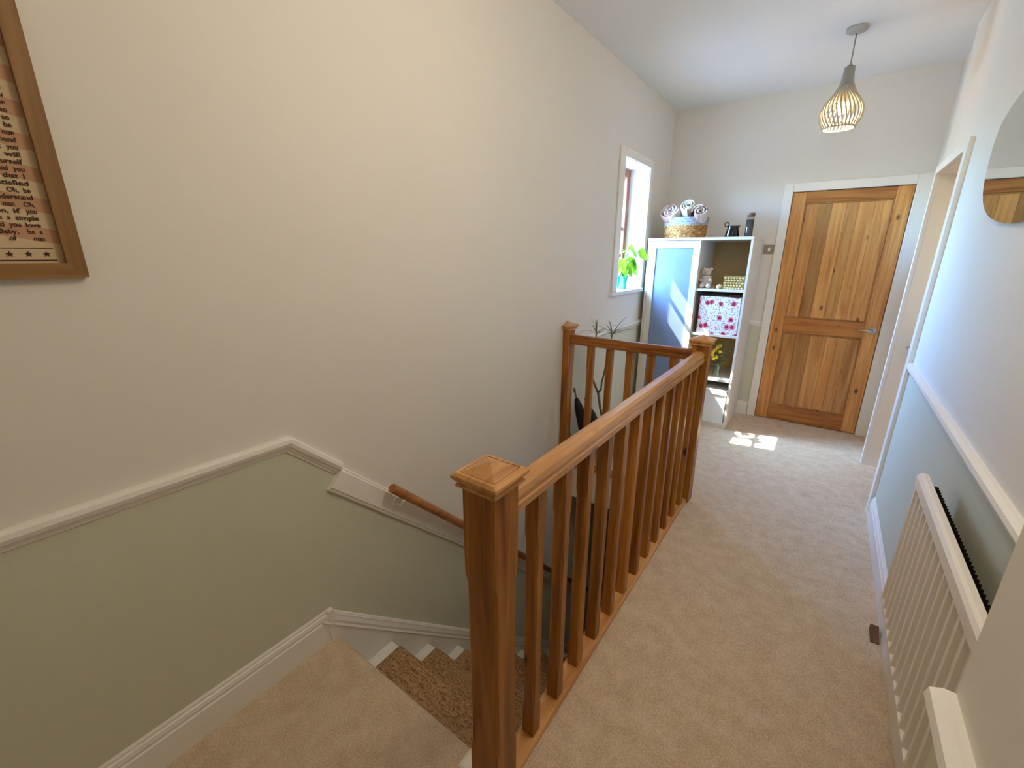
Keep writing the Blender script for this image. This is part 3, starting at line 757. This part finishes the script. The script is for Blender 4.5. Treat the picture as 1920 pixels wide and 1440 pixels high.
prof = [(0.037, 0.240), (0.047, 0.215), (0.064, 0.188), (0.085, 0.160), (0.101, 0.132), (0.108, 0.105), (0.107, 0.080), (0.100, 0.055), (0.090, 0.035), (0.082, 0.018)]
nr = 30
for i in range(nr):
    bm = bmesh.new(); P = []
    for k, (r_, z_) in enumerate(prof):
        an = 2 * PI * i / nr + 0.55 * k / (len(prof) - 1)
        P.append((PC[0] + r_ * math.cos(an), PC[1] + r_ * math.sin(an), 2.21 + z_))
    add_tube(bm, P, [0.0040] + [0.0050] * (len(P) - 2) + [0.0045], 6)
    obj('rib', bm, 'lamprib', pn)
bm = bmesh.new(); add_tube(bm, [(PC[0] + 0.0825 * math.cos(2 * PI * k / 40), PC[1] + 0.0825 * math.sin(2 * PI * k / 40), 2.226) for k in range(40)], 0.005, 8, closed=True); obj('rim_ring', bm, 'lamprib', pn)
bm = bmesh.new(); add_blob(bm, (PC[0], PC[1], 2.335), 0.032, 1, 1, 1.15, 18, 12); bu = obj('bulb', bm, 'bulb', pn); bu['label'] = 'glowing warm light bulb'
bm = bmesh.new(); add_lathe(bm, [(0.014, 2.36), (0.018, 2.37), (0.018, 2.43), (0.022, 2.47)], (PC[0], PC[1], 0), 18); obj('bulb_holder', bm, 'lampgrey', pn)

# ------------------------------------------------------------------ cabinet
CX0, CX1, CF, CB, CT = -1.376, -0.545, 3.970, 4.500, 1.622
cb = thing('cabinet', 'white storage cabinet with one glazed door and open shelves', 'cabinet', ((CX0 + CX1) / 2, CB, 0))
th = 0.018; DV = -0.938
obj('side_panel', box(CX0, CX0 + th, CF, CB, 0, CT - 0.022, 0.001, 1), 'cab', cb)
obj('side_panel', box(CX1 - th, CX1, CF, CB, 0, CT - 0.022, 0.001, 1), 'cab', cb)
obj('divider', box(DV - 0.008, DV + 0.010, CF + 0.02, CB, 0.05, CT - 0.022), 'cab', cb)
obj('top_panel', box(CX0 - 0.002, CX1 + 0.002, CF - 0.004, CB, CT - 0.022, CT, 0.002, 1), 'cab', cb)
obj('bottom_panel', box(CX0 + th, CX1 - th, CF + 0.004, CB, 0.032, 0.050), 'cab', cb)
obj('plinth', box(CX0 + th, CX1 - th, CF + 0.006, CF + 0.022, 0, 0.032), 'cab', cb)
obj('back_panel', box(CX0 + th, CX1 - th, CB - 0.012, CB - 0.004, 0.05, CT - 0.022), 'cabback', cb)
SHZ = (1.210, 0.832, 0.445)
for z in SHZ: obj('shelf', box(DV + 0.010, CX1 - th, CF + 0.004, CB - 0.012, z - 0.020, z, 0.001, 1), 'cab', cb)
dr = bpy.data.objects.new('door', None); col.objects.link(dr); dr.parent = cb
dx0, dx1, dz0, dz1 = CX0 + th + 0.002, DV + 0.006, 0.036, CT - 0.026
for a, b in ((dx0, dx0 + 0.055), (dx1 - 0.055, dx1)): obj('door_stile', box(a, b, CF - 0.002, CF + 0.018, dz0, dz1, 0.0015, 1), 'cab', dr)
for a, b in ((dz0, dz0 + 0.06), (dz1 - 0.058, dz1)): obj('door_rail', box(dx0 + 0.055, dx1 - 0.055, CF - 0.002, CF + 0.018, a, b, 0.0015, 1), 'cab', dr)
obj('door_panel', box(dx0 + 0.054, dx1 - 0.054, CF + 0.006, CF + 0.012, dz0 + 0.06, dz1 - 0.057), 'opal', dr)

# things in the open shelves
# bear ornament
bx, by, bz = -0.872, 4.055, SHZ[0]
MT['bear'] = base_mat('pale_grey_ceramic', lin(206, 192, 182), 0.45); MT['bearw'] = base_mat('white_ceramic', lin(238, 232, 226), 0.4)
br_ = thing('bear_ornament', 'small seated grey bear ornament on the upper shelf', 'ornament', (bx, by, bz))
bm = bmesh.new(); add_blob(bm, (bx, by, bz + 0.055), 0.045, 1, 0.9, 1.22, 14, 10)
for s in (-1, 1): add_blob(bm, (bx + s * 0.038, by - 0.030, bz + 0.070), 0.016, 0.9, 1.6, 1.0, 10, 8)
obj('body', bm, 'bear', br_)
bm = bmesh.new(); add_blob(bm, (bx - 0.004, by - 0.006, bz + 0.132), 0.036, 1.05, 0.95, 0.95, 14, 10); add_blob(bm, (bx - 0.002, by - 0.038, bz + 0.124), 0.015, 1, 1, 0.8, 10, 8)
for s in (-1, 1): add_blob(bm, (bx + s * 0.029, by, bz + 0.160), 0.013, 1, 0.6, 1, 10, 8)
hd = obj('head', bm, 'bear', br_)
bm = bmesh.new()
for s in (-1, 1): add_blob(bm, (bx + s * 0.014, by - 0.037, bz + 0.138), 0.0035, 1, 1, 1, 8, 6)
add_blob(bm, (bx - 0.002, by - 0.051, bz + 0.127), 0.005, 1, 0.8, 0.8, 8, 6)
obj('eyes_and_nose', bm, 'black', hd)
bm = bmesh.new()
for s in (-1, 1): add_blob(bm, (bx + s * 0.025, by - 0.034, bz + 0.020), 0.020, 1.0, 1.5, 1.0, 12, 8)
obj('feet', bm, 'bearw', br_)
bm = bmesh.new(); add_lathe(bm, [(0.031, 0.100), (0.037, 0.096), (0.036, 0.088), (0.03, 0.090)], (bx, by, bz), 20); obj('scarf', bm, 'bearw', br_)
# shell
MT['shell'] = base_mat('tan_shell', lin(214, 180, 124), 0.5)
bm = bmesh.new(); n_ = 22
rings = []
for k in range(n_):
    a = k * 0.55; rr = 0.020 * (0.90 ** k); h_ = 0.022 * (0.90 ** k)
    cxx = -0.762 + 0.62 * rr * math.cos(a); czz = SHZ[0] + 0.026 + 0.62 * rr * math.sin(a)
    rings.append((cxx, 4.03 - 0.0018 * k, czz, h_))
add_tube(bm, [(a, b, c_) for a, b, c_, d_ in rings], [max(0.003, d_ * 0.95) for a, b, c_, d_ in rings], 12)
mn = min(v.co.z for v in bm.verts); bmesh.ops.translate(bm, verts=bm.verts[:], vec=(0, 0, SHZ[0] - mn))
tag(obj('sea_shell', bm, 'shell'), 'small tan spiral shell between bear ornament and gold box', 'shell')
# gold box with faceted relief
gx0, gx1, gy0, gy1, gz0, gz1 = -0.728, -0.572, 4.010, 4.120, SHZ[0], SHZ[0] + 0.106
MT['gold'] = base_mat('gold_stud', lin(240, 222, 164), 0.35, 0.2); MT['golddark'] = base_mat('gold_leather', lin(150, 122, 66), 0.45, 0.2)
gb = thing('gold_box', 'pale gold box with woven relief on the upper shelf', 'box', ((gx0 + gx1) / 2, gy0, gz0))
obj('box_body', box(gx0, gx1, gy0, gy1, gz0, gz1 - 0.018, 0.002), 'golddark', gb)
obj('lid', box(gx0 - 0.001, gx1 + 0.001, gy0 - 0.001, gy1 + 0.001, gz1 - 0.018, gz1, 0.002), 'golddark', gb)
bm = bmesh.new()
for r_ in range(5):
    for c_ in range(7):
        cx = gx0 + 0.014 + c_ * 0.0213 + (0.0 if r_ % 2 == 0 else 0.006); cz = gz0 + 0.010 + r_ * 0.0205
        if cx + 0.009 > gx1: continue
        v = [bm.verts.new((cx - 0.0095, gy0 - 0.001, cz)), bm.verts.new((cx, gy0 - 0.001, cz + 0.0085)), bm.verts.new((cx + 0.010, gy0 - 0.001, cz)), bm.verts.new((cx, gy0 - 0.001, cz - 0.0085)), bm.verts.new((cx - 0.002, gy0 - 0.009, cz + 0.003))]
        for i in range(4): bm.faces.new((v[i], v[(i + 1) % 4], v[4]))
        bm.faces.new(v[:4])
obj('relief_studs', bm, 'gold', gb)

# floral storage box
def floral_mat():
    M = base_mat('floral_fabric', lin(232, 230, 232), 0.85, spec=0.1); b = M.node_tree.nodes['Principled BSDF']
    tc = N(M, 'ShaderNodeTexCoord'); cur = None
    def layer(scale, thr, r0, colr, keep, prev, offs):
        mp = N(M, 'ShaderNodeMapping'); mp.inputs['Scale'].default_value = (scale,) * 3; mp.inputs['Location'].default_value = offs
        sx_ = N(M, 'ShaderNodeSeparateXYZ'); cx_ = N(M, 'ShaderNodeCombineXYZ'); L(M, tc.outputs['Object'], sx_.inputs[0])
        ay_ = N(M, 'ShaderNodeMath', operation='ADD'); L(M, sx_.outputs[0], ay_.inputs[0]); L(M, sx_.outputs[1], ay_.inputs[1])
        L(M, ay_.outputs[0], cx_.inputs[0]); L(M, sx_.outputs[2], cx_.inputs[1])
        L(M, cx_.outputs[0], mp.inputs['Vector'])
        ds = N(M, 'ShaderNodeTexNoise'); ds.inputs['Scale'].default_value = 3.2; L(M, mp.outputs[0], ds.inputs['Vector'])
        sb = N(M, 'ShaderNodeVectorMath', operation='MULTIPLY_ADD'); sb.inputs[1].default_value = (0.28, 0.28, 0.28)
        L(M, ds.outputs['Color'], sb.inputs[0]); L(M, mp.outputs[0], sb.inputs[2])
        vo = N(M, 'ShaderNodeTexVoronoi'); vo.voronoi_dimensions = '2D'; vo.inputs['Scale'].default_value = 1.0; L(M, sb.outputs[0], vo.inputs['Vector'])
        lt = N(M, 'ShaderNodeMath', operation='LESS_THAN'); lt.inputs[1].default_value = r0; L(M, vo.outputs['Distance'], lt.inputs[0])
        sp = N(M, 'ShaderNodeSeparateColor'); L(M, vo.outputs['Color'], sp.inputs[0])
        g = N(M, 'ShaderNodeMath', operation='LESS_THAN'); g.inputs[1].default_value = keep; L(M, sp.outputs[1], g.inputs[0])
        mu = N(M, 'ShaderNodeMath', operation='MULTIPLY'); L(M, lt.outputs[0], mu.inputs[0]); L(M, g.outputs[0], mu.inputs[1])
        mx = N(M, 'ShaderNodeMixRGB'); mx.inputs[2].default_value = colr; L(M, mu.outputs[0], mx.inputs[0])
        if prev is None: mx.inputs[1].default_value = lin(232, 230, 232)
        else: L(M, prev, mx.inputs[1])
        return mx.outputs[0]
    cur = layer(52, 0, 0.24, lin(128, 142, 116), 0.55, cur, (0.3, 0.1, 0.2))
    cur = layer(44, 0, 0.22, lin(222, 150, 168), 0.5, cur, (5.3, 2.1, 0.7))
    cur = layer(15, 0, 0.32, lin(216, 120, 140), 0.42, cur, (1.3, 4.1, 2.2))
    cur = layer(15, 0, 0.20, lin(160, 40, 70), 0.42, cur, (1.3, 4.1, 2.2))
    L(M, cur, b.inputs['Base Color'])
    return M
MT['floral'] = floral_mat()
fb = thing('floral_storage_box', 'white fabric storage box with red rose print in the shelf', 'box', (-0.735, 4.0, SHZ[1]))
fx0, fx1, fz0, fz1 = -0.890, -0.572, SHZ[1], SHZ[1] + 0.315
obj('front_panel', box(fx0, fx1, 3.990, 3.996, fz0, fz1, 0.002), 'floral', fb)
obj('back_wall', box(fx0, fx1, 4.29, 4.296, fz0, fz1, 0.002), 'floral', fb)
for a, b in ((fx0, fx0 + 0.006), (fx1 - 0.006, fx1)): obj('side_wall', box(a, b, 3.996, 4.29, fz0, fz1, 0.001), 'floral', fb)
obj('base', box(fx0 + 0.006, fx1 - 0.006, 3.996, 4.29, fz0, fz0 + 0.006), 'black', fb)

# vase with flowers
vx, vy, vz = -0.690, 4.050, SHZ[2]
vs_ = thing('flower_vase', 'glass vase of yellow flowers and eucalyptus on the lower shelf', 'vase', (vx, vy, vz))
bm = bmesh.new(); add_lathe(bm, [(0.0, 0.0), (0.034, 0.0), (0.038, 0.01), (0.030, 0.05), (0.022, 0.085), (0.026, 0.115), (0.030, 0.125), (0.027, 0.124), (0.019, 0.086), (0.026, 0.05), (0.032, 0.012), (0.0, 0.006)], (vx, vy, vz), 24, cap=False); obj('vase_glass', bm, 'vaseglass', vs_)
def add_leaf(bm, base, d, length, width, droop=0.3, nrm=None, fold=0.25, seg=6, mi=0, shape=None):
    base = Vector(base); d = Vector(d).normalized(); upv = Vector(nrm) if nrm else Vector((0, 0, 1))
    side = d.cross(upv)
    if side.length < 1e-3: side = Vector((1, 0, 0))
    side.normalize(); n_ = side.cross(d).normalized()
    rows = []
    for i in range(seg + 1):
        t_ = i / seg
        wd = (shape(t_) if shape else math.sin(PI * min(1, t_ * 0.92 + 0.08)) ** 0.8) * width * 0.5
        c_ = base + d * (length * t_) - Vector((0, 0, 1)) * (droop * length * t_ * t_)
        rows.append((bm.verts.new(c_ - side * wd + n_ * (wd * fold)), bm.verts.new(c_), bm.verts.new(c_ + side * wd + n_ * (wd * fold))))
    for i in range(seg):
        for k in (0, 1):
            f = bm.faces.new((rows[i][k], rows[i][k + 1], rows[i + 1][k + 1], rows[i + 1][k])); f.smooth = True; f.material_index = mi
rr = random.Random(7)
stems = [(-0.018, -0.01, 0.27), (0.035, -0.01, 0.315), (0.10, -0.015, 0.295), (0.085, -0.02, 0.20), (-0.045, -0.01, 0.19), (0.02, -0.03, 0.24), (-0.05, 0.01, 0.25)]
for i, (ax, ay, az) in enumerate(stems):
    bm = bmesh.new(); P = [(vx + ax * t_ ** 1.6, vy + ay * t_, vz + 0.01 + az * t_) for t_ in [k / 8 for k in range(9)]]
    add_tube(bm, P, 0.0022, 6); sm = obj('flower_stem', bm, 'euc', vs_)
    bm = bmesh.new()
    for k in range(4, 9):
        for s in (-1, 1):
            add_leaf(bm, P[k], (s * (0.8 + 0.3 * rr.random()), -0.4 * rr.random(), 0.4 + 0.3 * rr.random()), 0.044 + 0.016 * rr.random(), 0.024, 0.15)
    obj('leaves', bm, 'euc', sm)
for i, (ax, ay, az) in enumerate([(-0.012, -0.022, 0.270), (-0.030, -0.025, 0.245), (0.005, -0.02, 0.285), (-0.045, -0.02, 0.20), (-0.030, -0.035, 0.170), (-0.010, -0.03, 0.185), (-0.05, -0.03, 0.225), (0.012, -0.03, 0.235)]):
    bm = bmesh.new(); c_ = Vector((vx + ax, vy + ay, vz + az))
    for k in range(8):
        an = 2 * PI * k / 8
        add_leaf(bm, c_, (math.cos(an), -0.35, math.sin(an)), 0.020, 0.011, 0.0, nrm=(0, -1, 0))
    add_blob(bm, c_ + Vector((0, -0.004, 0)), 0.006, seg=8, rings=6)
    obj('flower_head', bm, 'yellow', vs_)
# white box at the bottom of the cabinet
sbx = thing('white_storage_box', 'plain white storage box at the bottom of the cabinet', 'box', (-0.735, 4.0, 0.05))
MT['whitebox'] = base_mat('white_card', lin(234, 238, 244), 0.6)
obj('box_body', box(-0.905, -0.574, 3.988, 4.30, 0.05, 0.325, 0.003), 'whitebox', sbx)
obj('lid', box(-0.909, -0.570, 3.984, 4.304, 0.300, 0.352, 0.004), 'whitebox', sbx)

# ------------------------------------------------------------------ on top of the cabinet
# basket
def basket_mat(name, a, b_):
    M = base_mat(name, a, 0.85, spec=0.1); b = M.node_tree.nodes['Principled BSDF']
    tc = N(M, 'ShaderNodeTexCoord'); no = N(M, 'ShaderNodeTexNoise'); no.inputs['Scale'].default_value = 70; no.inputs['Detail'].default_value = 3
    L(M, tc.outputs['Object'], no.inputs['Vector'])
    rp = N(M, 'ShaderNodeValToRGB'); rp.color_ramp.elements[0].position = 0.35; rp.color_ramp.elements[1].position = 0.65
    rp.color_ramp.elements[0].color = b_; rp.color_ramp.elements[1].color = a
    L(M, no.outputs['Fac'], rp.inputs[0]); L(M, rp.outputs[0], b.inputs['Base Color'])
    return M
MT['straw'] = basket_mat('natural_seagrass', lin(206, 158, 100), lin(140, 92, 48))
MT['greystraw'] = basket_mat('grey_seagrass', lin(190, 194, 198), lin(150, 154, 160))
bkx, bky, bkz = -1.130, 4.170, CT
bk_ = thing('woven_basket', 'oval seagrass basket with grey top band on the cabinet', 'basket', (bkx, bky, bkz))
nrow = 13; H_ = 0.172
rr = random.Random(3)
for i in range(nrow):
    z = bkz + 0.007 + i * H_ / nrow; g_ = i / (nrow - 1)
    ra, rb = 0.170 + 0.012 * g_, 0.118 + 0.010 * g_
    bm = bmesh.new(); K = 72
    P = []
    for k in range(K):
        an = 2 * PI * k / K; wv = 0.0018 * (1 if (k // 2 + i) % 2 else -1)
        P.append((bkx + (ra + wv) * math.cos(an), bky + (rb + wv) * math.sin(an), z))
    add_tube(bm, P, 0.0078, 6, closed=True)
    obj('woven_row', bm, 'straw' if i < 8 else 'greystraw', bk_)
bm = bmesh.new(); add_prism(bm, [(bkx + 0.166 * math.cos(2 * PI * k / 40), bky + 0.114 * math.sin(2 * PI * k / 40)) for k in range(40)], 'z', bkz, bkz + 0.008); obj('basket_base', bm, 'straw', bk_)
# rolled towels standing in the basket
MT['towelA'] = base_mat('cream_towel', lin(216, 203, 187), 0.95, spec=0.05)
MT['towelB'] = base_mat('dusty_pink_towel', lin(158, 120, 106), 0.95, spec=0.05)
def towel(c, tilt, r_out, length, turns, label, striped):
    root = thing('rolled_towel', label, 'towel', c, 'rolled towels in the basket'); root['_world'] = 0
    bm = bmesh.new(); n_ = int(turns * 22); th_ = r_out / (turns + 0.6) * 0.78
    rows = []
    for k in range(n_ + 1):
        a = 2 * PI * k / 22; r_ = 0.006 + (r_out - 0.006) * k / n_
        rows.append((Vector((r_ * math.cos(a), r_ * math.sin(a))), Vector((math.cos(a), math.sin(a)))))
    zz = [0.0, 0.008, length - 0.010, length]
    off = [0.6, 1.0, 1.0, 0.55]
    V = []
    for p, d_ in rows:
        V.append([[bm.verts.new((p.x + d_.x * s * th_ * 0.5 * o_, p.y + d_.y * s * th_ * 0.5 * o_, z_)) for s in (-1, 1)] for z_, o_ in zip(zz, off)])
    for k in range(n_):
        mi = 1 if striped and (k // 5) % 2 else 0
        A, B = V[k], V[k + 1]
        qs = []
        for j in range(3):
            qs.append((A[j][1], B[j][1], B[j + 1][1], A[j + 1][1])); qs.append((A[j][0], A[j + 1][0], B[j + 1][0], B[j][0]))
        qs.append((A[3][0], A[3][1], B[3][1], B[3][0])); qs.append((A[0][0], B[0][0], B[0][1], A[0][1]))
        for q in qs:
            f = bm.faces.new(q); f.smooth = True; f.material_index = mi
    o = obj('towel_roll', bm, ['towelA', 'towelB'], root); root.rotation_euler = tilt
    return root
# tilted so that the rolled ends look at the landing
towel((-1.218, 4.225, 1.735), (math.radians(50), math.radians(-16), 0), 0.084, 0.20, 3.0, 'big cream and pink striped towel roll, first in the basket', True)
towel((-1.105, 4.215, 1.765), (math.radians(50), math.radians(4), 0), 0.060, 0.20, 2.8, 'plain cream towel roll in the middle of the basket', False)
towel((-1.020, 4.190, 1.730), (math.radians(52), math.radians(16), 0), 0.062, 0.19, 2.6, 'cream towel roll with pink edge nearest the black jug', True)
# black jug
jx, jy = -0.739, 4.15
jg = thing('black_jug', 'glossy black jug with ring handle on the cabinet', 'jug', (jx, jy, CT))
bm = bmesh.new(); add_lathe(bm, [(0.0, 0.0), (0.054, 0.0), (0.057, 0.006), (0.050, 0.045), (0.042, 0.075), (0.041, 0.088), (0.044, 0.092), (0.040, 0.091), (0.037, 0.076), (0.045, 0.045), (0.050, 0.008), (0.0, 0.005)], (jx, jy, CT), 28, cap=False); 
for v in bm.verts:
    if v.co.z > CT + 0.08 and v.co.x > jx + 0.03: v.co.x += 0.012
obj('jug_body', bm, 'blackglaze', jg)
bm = bmesh.new(); add_tube(bm, [(jx - 0.050 + 0.017 * math.cos(2 * PI * k / 24), jy, CT + 0.105 + 0.017 * math.sin(2 * PI * k / 24)) for k in range(24)], 0.004, 8, closed=True)
obj('ring_handle', bm, 'blackglaze', jg)
# tall jar
tx, ty = -0.618, 4.15
tj = thing('tall_jar', 'tall glass jar of dark contents with brown lid on the cabinet', 'jar', (tx, ty, CT))
bm = bmesh.new(); add_lathe(bm, [(0.0, 0.0), (0.028, 0.0), (0.030, 0.004), (0.030, 0.168), (0.0285, 0.168), (0.0285, 0.006), (0.0, 0.004)], (tx, ty, CT), 24, cap=False); obj('jar_glass', bm, 'vaseglass', tj)
bm = bmesh.new(); add_lathe(bm, [(0.0, 0.005), (0.0275, 0.005), (0.0275, 0.136), (0.0, 0.138)], (tx, ty, CT), 24, cap=False)
MT['coffee'] = base_mat('dark_contents', lin(26, 20, 22), 0.6); obj('contents', bm, 'coffee', tj)
bm = bmesh.new(); add_lathe(bm, [(0.0, 0.160), (0.027, 0.160), (0.027, 0.169), (0.031, 0.169), (0.031, 0.186), (0.029, 0.188), (0.0, 0.188)], (tx, ty, CT), 24, cap=False)
MT['lid'] = base_mat('brown_wood_lid', lin(128, 92, 72), 0.6); obj('lid', bm, 'lid', tj)

# ------------------------------------------------------------------ plant on the window sill
px_, py_ = -1.485, 3.690
pp = thing('potted_pothos', 'green leafy plant in a teal pot on the window sill', 'plant', (px_, py_, WZ0))
bm = bmesh.new(); add_lathe(bm, [(0.0, 0.0), (0.036, 0.0), (0.038, 0.004), (0.047, 0.105), (0.050, 0.108), (0.050, 0.118), (0.045, 0.118), (0.044, 0.100), (0.0, 0.098)], (px_, py_, WZ0), 28, cap=False); obj('pot', bm, 'teal', pp)
bm = bmesh.new(); add_lathe(bm, [(0.0, 0.102), (0.044, 0.100)], (px_, py_, WZ0), 20, cap=False); obj('soil', bm, 'soil', pp)
heart = lambda t_: (min(1.0, (t_ / 0.22) ** 0.5) * (1 - max(0, t_ - 0.22) / 0.78) ** 0.75) if t_ > 0 else 0.25
LV = [((0.085, 0.10, 0.315), (0.5, 0.55, -0.35), 0.105, 0.085), ((0.01, 0.055, 0.335), (0.3, 0.55, -0.2), 0.105, 0.090), ((0.03, 0.03, 0.265), (0.6, 0.45, -0.5), 0.085, 0.065),
      ((0.0, -0.03, 0.255), (0.35, -0.35, -0.6), 0.090, 0.070), ((0.03, -0.01, 0.215), (0.6, -0.1, -0.8), 0.085, 0.068), ((0.05, 0.07, 0.225), (0.6, 0.4, -0.8), 0.070, 0.050),
      ((-0.02, -0.02, 0.325), (0.2, -0.5, 0.1), 0.095, 0.080), ((0.035, 0.02, 0.185), (0.5, -0.2, -0.7), 0.072, 0.055), ((0.06, 0.05, 0.165), (0.7, 0.5, -0.6), 0.060, 0.040),
      ((-0.03, 0.03, 0.30), (-0.4, 0.5, 0.1), 0.085, 0.070), ((-0.03, -0.02, 0.22), (-0.3, -0.6, -0.2), 0.080, 0.065), ((0.02, 0.08, 0.29), (0.1, 0.9, -0.1), 0.090, 0.070), ((0.04, -0.04, 0.29), (0.6, -0.4, 0.0), 0.085, 0.068),
      ((0.02, -0.02, 0.17), (0.4, -0.5, -0.5), 0.07, 0.055), ((0.00, -0.04, 0.20), (-0.1, -0.6, -0.5), 0.07, 0.055), ((0.045, 0.045, 0.24), (0.5, 0.1, -0.7), 0.075, 0.06), ((0.015, 0.0, 0.30), (0.5, -0.1, -0.1), 0.08, 0.065)]
for (o_, d_, ln, wd) in LV:
    b0 = Vector((px_, py_, WZ0 + 0.1)); tip = Vector((px_ + o_[0], py_ + o_[1], WZ0 + o_[2]))
    bm = bmesh.new(); mid = (b0 + tip) / 2 + Vector((0, 0, 0.03)); add_tube(bm, [b0, mid, tip], [0.0028, 0.0024, 0.0018], 6)
    s_ = obj('stem', bm, 'leaf', pp)
    bm = bmesh.new(); add_leaf(bm, tip, d_, ln * 1.15, wd * 1.25, 0.25, nrm=(0.42, -0.75, 0.5), seg=8, shape=heart); obj('leaf', bm, 'leaf', s_)

# ------------------------------------------------------------------ dracaena behind the banister
dx, dy = -1.235, 2.93
dc = thing('dracaena', 'thin stemmed dracaena with spiky leaves behind the banister', 'plant', (dx, dy, 0))
MT['claypot'] = base_mat('white_plant_pot', lin(214, 208, 198), 0.5)
bm = bmesh.new(); add_lathe(bm, [(0.0, 0.0), (0.075, 0.0), (0.080, 0.01), (0.098, 0.17), (0.100, 0.185), (0.092, 0.185), (0.090, 0.16), (0.0, 0.155)], (dx, dy, 0), 28, cap=False); obj('pot', bm, 'claypot', dc)
bm = bmesh.new(); add_lathe(bm, [(0.0, 0.165), (0.091, 0.162)], (dx, dy, 0), 20, cap=False); obj('soil', bm, 'soil', dc)
fork = (-1.290, 2.90, 0.480)
bm = bmesh.new(); add_tube(bm, [(dx, dy, 0.155), (-1.248, 2.925, 0.26), (-1.266, 2.905, 0.36), fork], [0.012, 0.011, 0.010, 0.009], 10)
add_tube(bm, [fork, (-1.318, 2.90, 0.53), (-1.352, 2.90, 0.60), (-1.368, 2.90, 0.66), (-1.350, 2.90, 0.76), (-1.336, 2.90, 0.86), (-1.333, 2.90, 0.93)], [0.008, 0.008, 0.0075, 0.007, 0.007, 0.006, 0.006], 8)
add_tube(bm, [fork, (-1.268, 2.90, 0.51), (-1.266, 2.90, 0.56), (-1.245, 2.90, 0.68), (-1.225, 2.90, 0.82), (-1.211, 2.90, 0.935)], [0.008, 0.0075, 0.007, 0.007, 0.006, 0.006], 8)
obj('stems', bm, 'stem', dc)
rr = random.Random(11)
for c_, nn in (((-1.211, 2.90, 0.93), 13), ((-1.333, 2.90, 0.925), 11)):
    for k in range(nn):
        an = 2 * PI * k / nn + rr.uniform(-0.2, 0.2); el = rr.uniform(0.0, 1.25)
        d_ = (math.cos(an), math.sin(an) * 0.8, el)
        if c_[0] < -1.3 and d_[0] < -0.5: d_ = (-0.25, d_[1], el + 0.5)
        bm = bmesh.new(); add_leaf(bm, c_, d_, rr.uniform(0.19, 0.27), 0.010, rr.uniform(0.25, 0.6), fold=0.4, seg=7, shape=lambda t_: min(1, 0.5 + t_ * 3) * (1 - t_) ** 0.6 + 0.02)
        obj('leaf', bm, 'dracleaf', dc)
# two folded umbrellas leaning in the corner
def umbrella(p_foot, p_top, label, r_):
    a, b = Vector(p_foot), Vector(p_top); d_ = (b - a)
    root = thing('folded_umbrella', label, 'umbrella', a, 'umbrellas leaning behind the banister')
    bm = bmesh.new(); K = [(0.0, 0.003), (0.05, 0.004), (0.06, 0.5), (0.2, 0.85), (0.5, 1.0), (0.75, 0.75), (0.86, 0.35), (0.87, 0.2)]
    rad = [max(0.004, q * r_) for _, q in K]
    add_tube(bm, [a + d_ * t_ for t_, _ in K], rad, 12)
    obj('canopy', bm, 'black', root)
    bm = bmesh.new(); add_tube(bm, [a + d_ * 0.86, a + d_ * 0.93, a + d_ * 0.97, b], [0.006, 0.006, 0.011, 0.009], 10)
    obj('handle', bm, 'framewood', root)
umbrella((-1.205, 2.70, 0.0), (-1.390, 2.695, 0.550), 'folded black umbrella closest to the wall newel', 0.042)
umbrella((-1.130, 2.785, 0.0), (-1.340, 2.785, 0.46), 'shorter folded black umbrella beside the dracaena stem', 0.045)

for o in bpy.data.objects:
    if '_world' in o: del o['_world']
# warm point light of the lit pendant, inside its shade
bl_ = bpy.data.lights.new('pendant_bulb_light', 'POINT'); bl_.energy = 6.0; bl_.color = (1.0, 0.76, 0.46); bl_.shadow_soft_size = 0.03
bo = bpy.data.objects.new('pendant_bulb_light', bl_); col.objects.link(bo); bo.location = (PC[0], PC[1], 2.285)
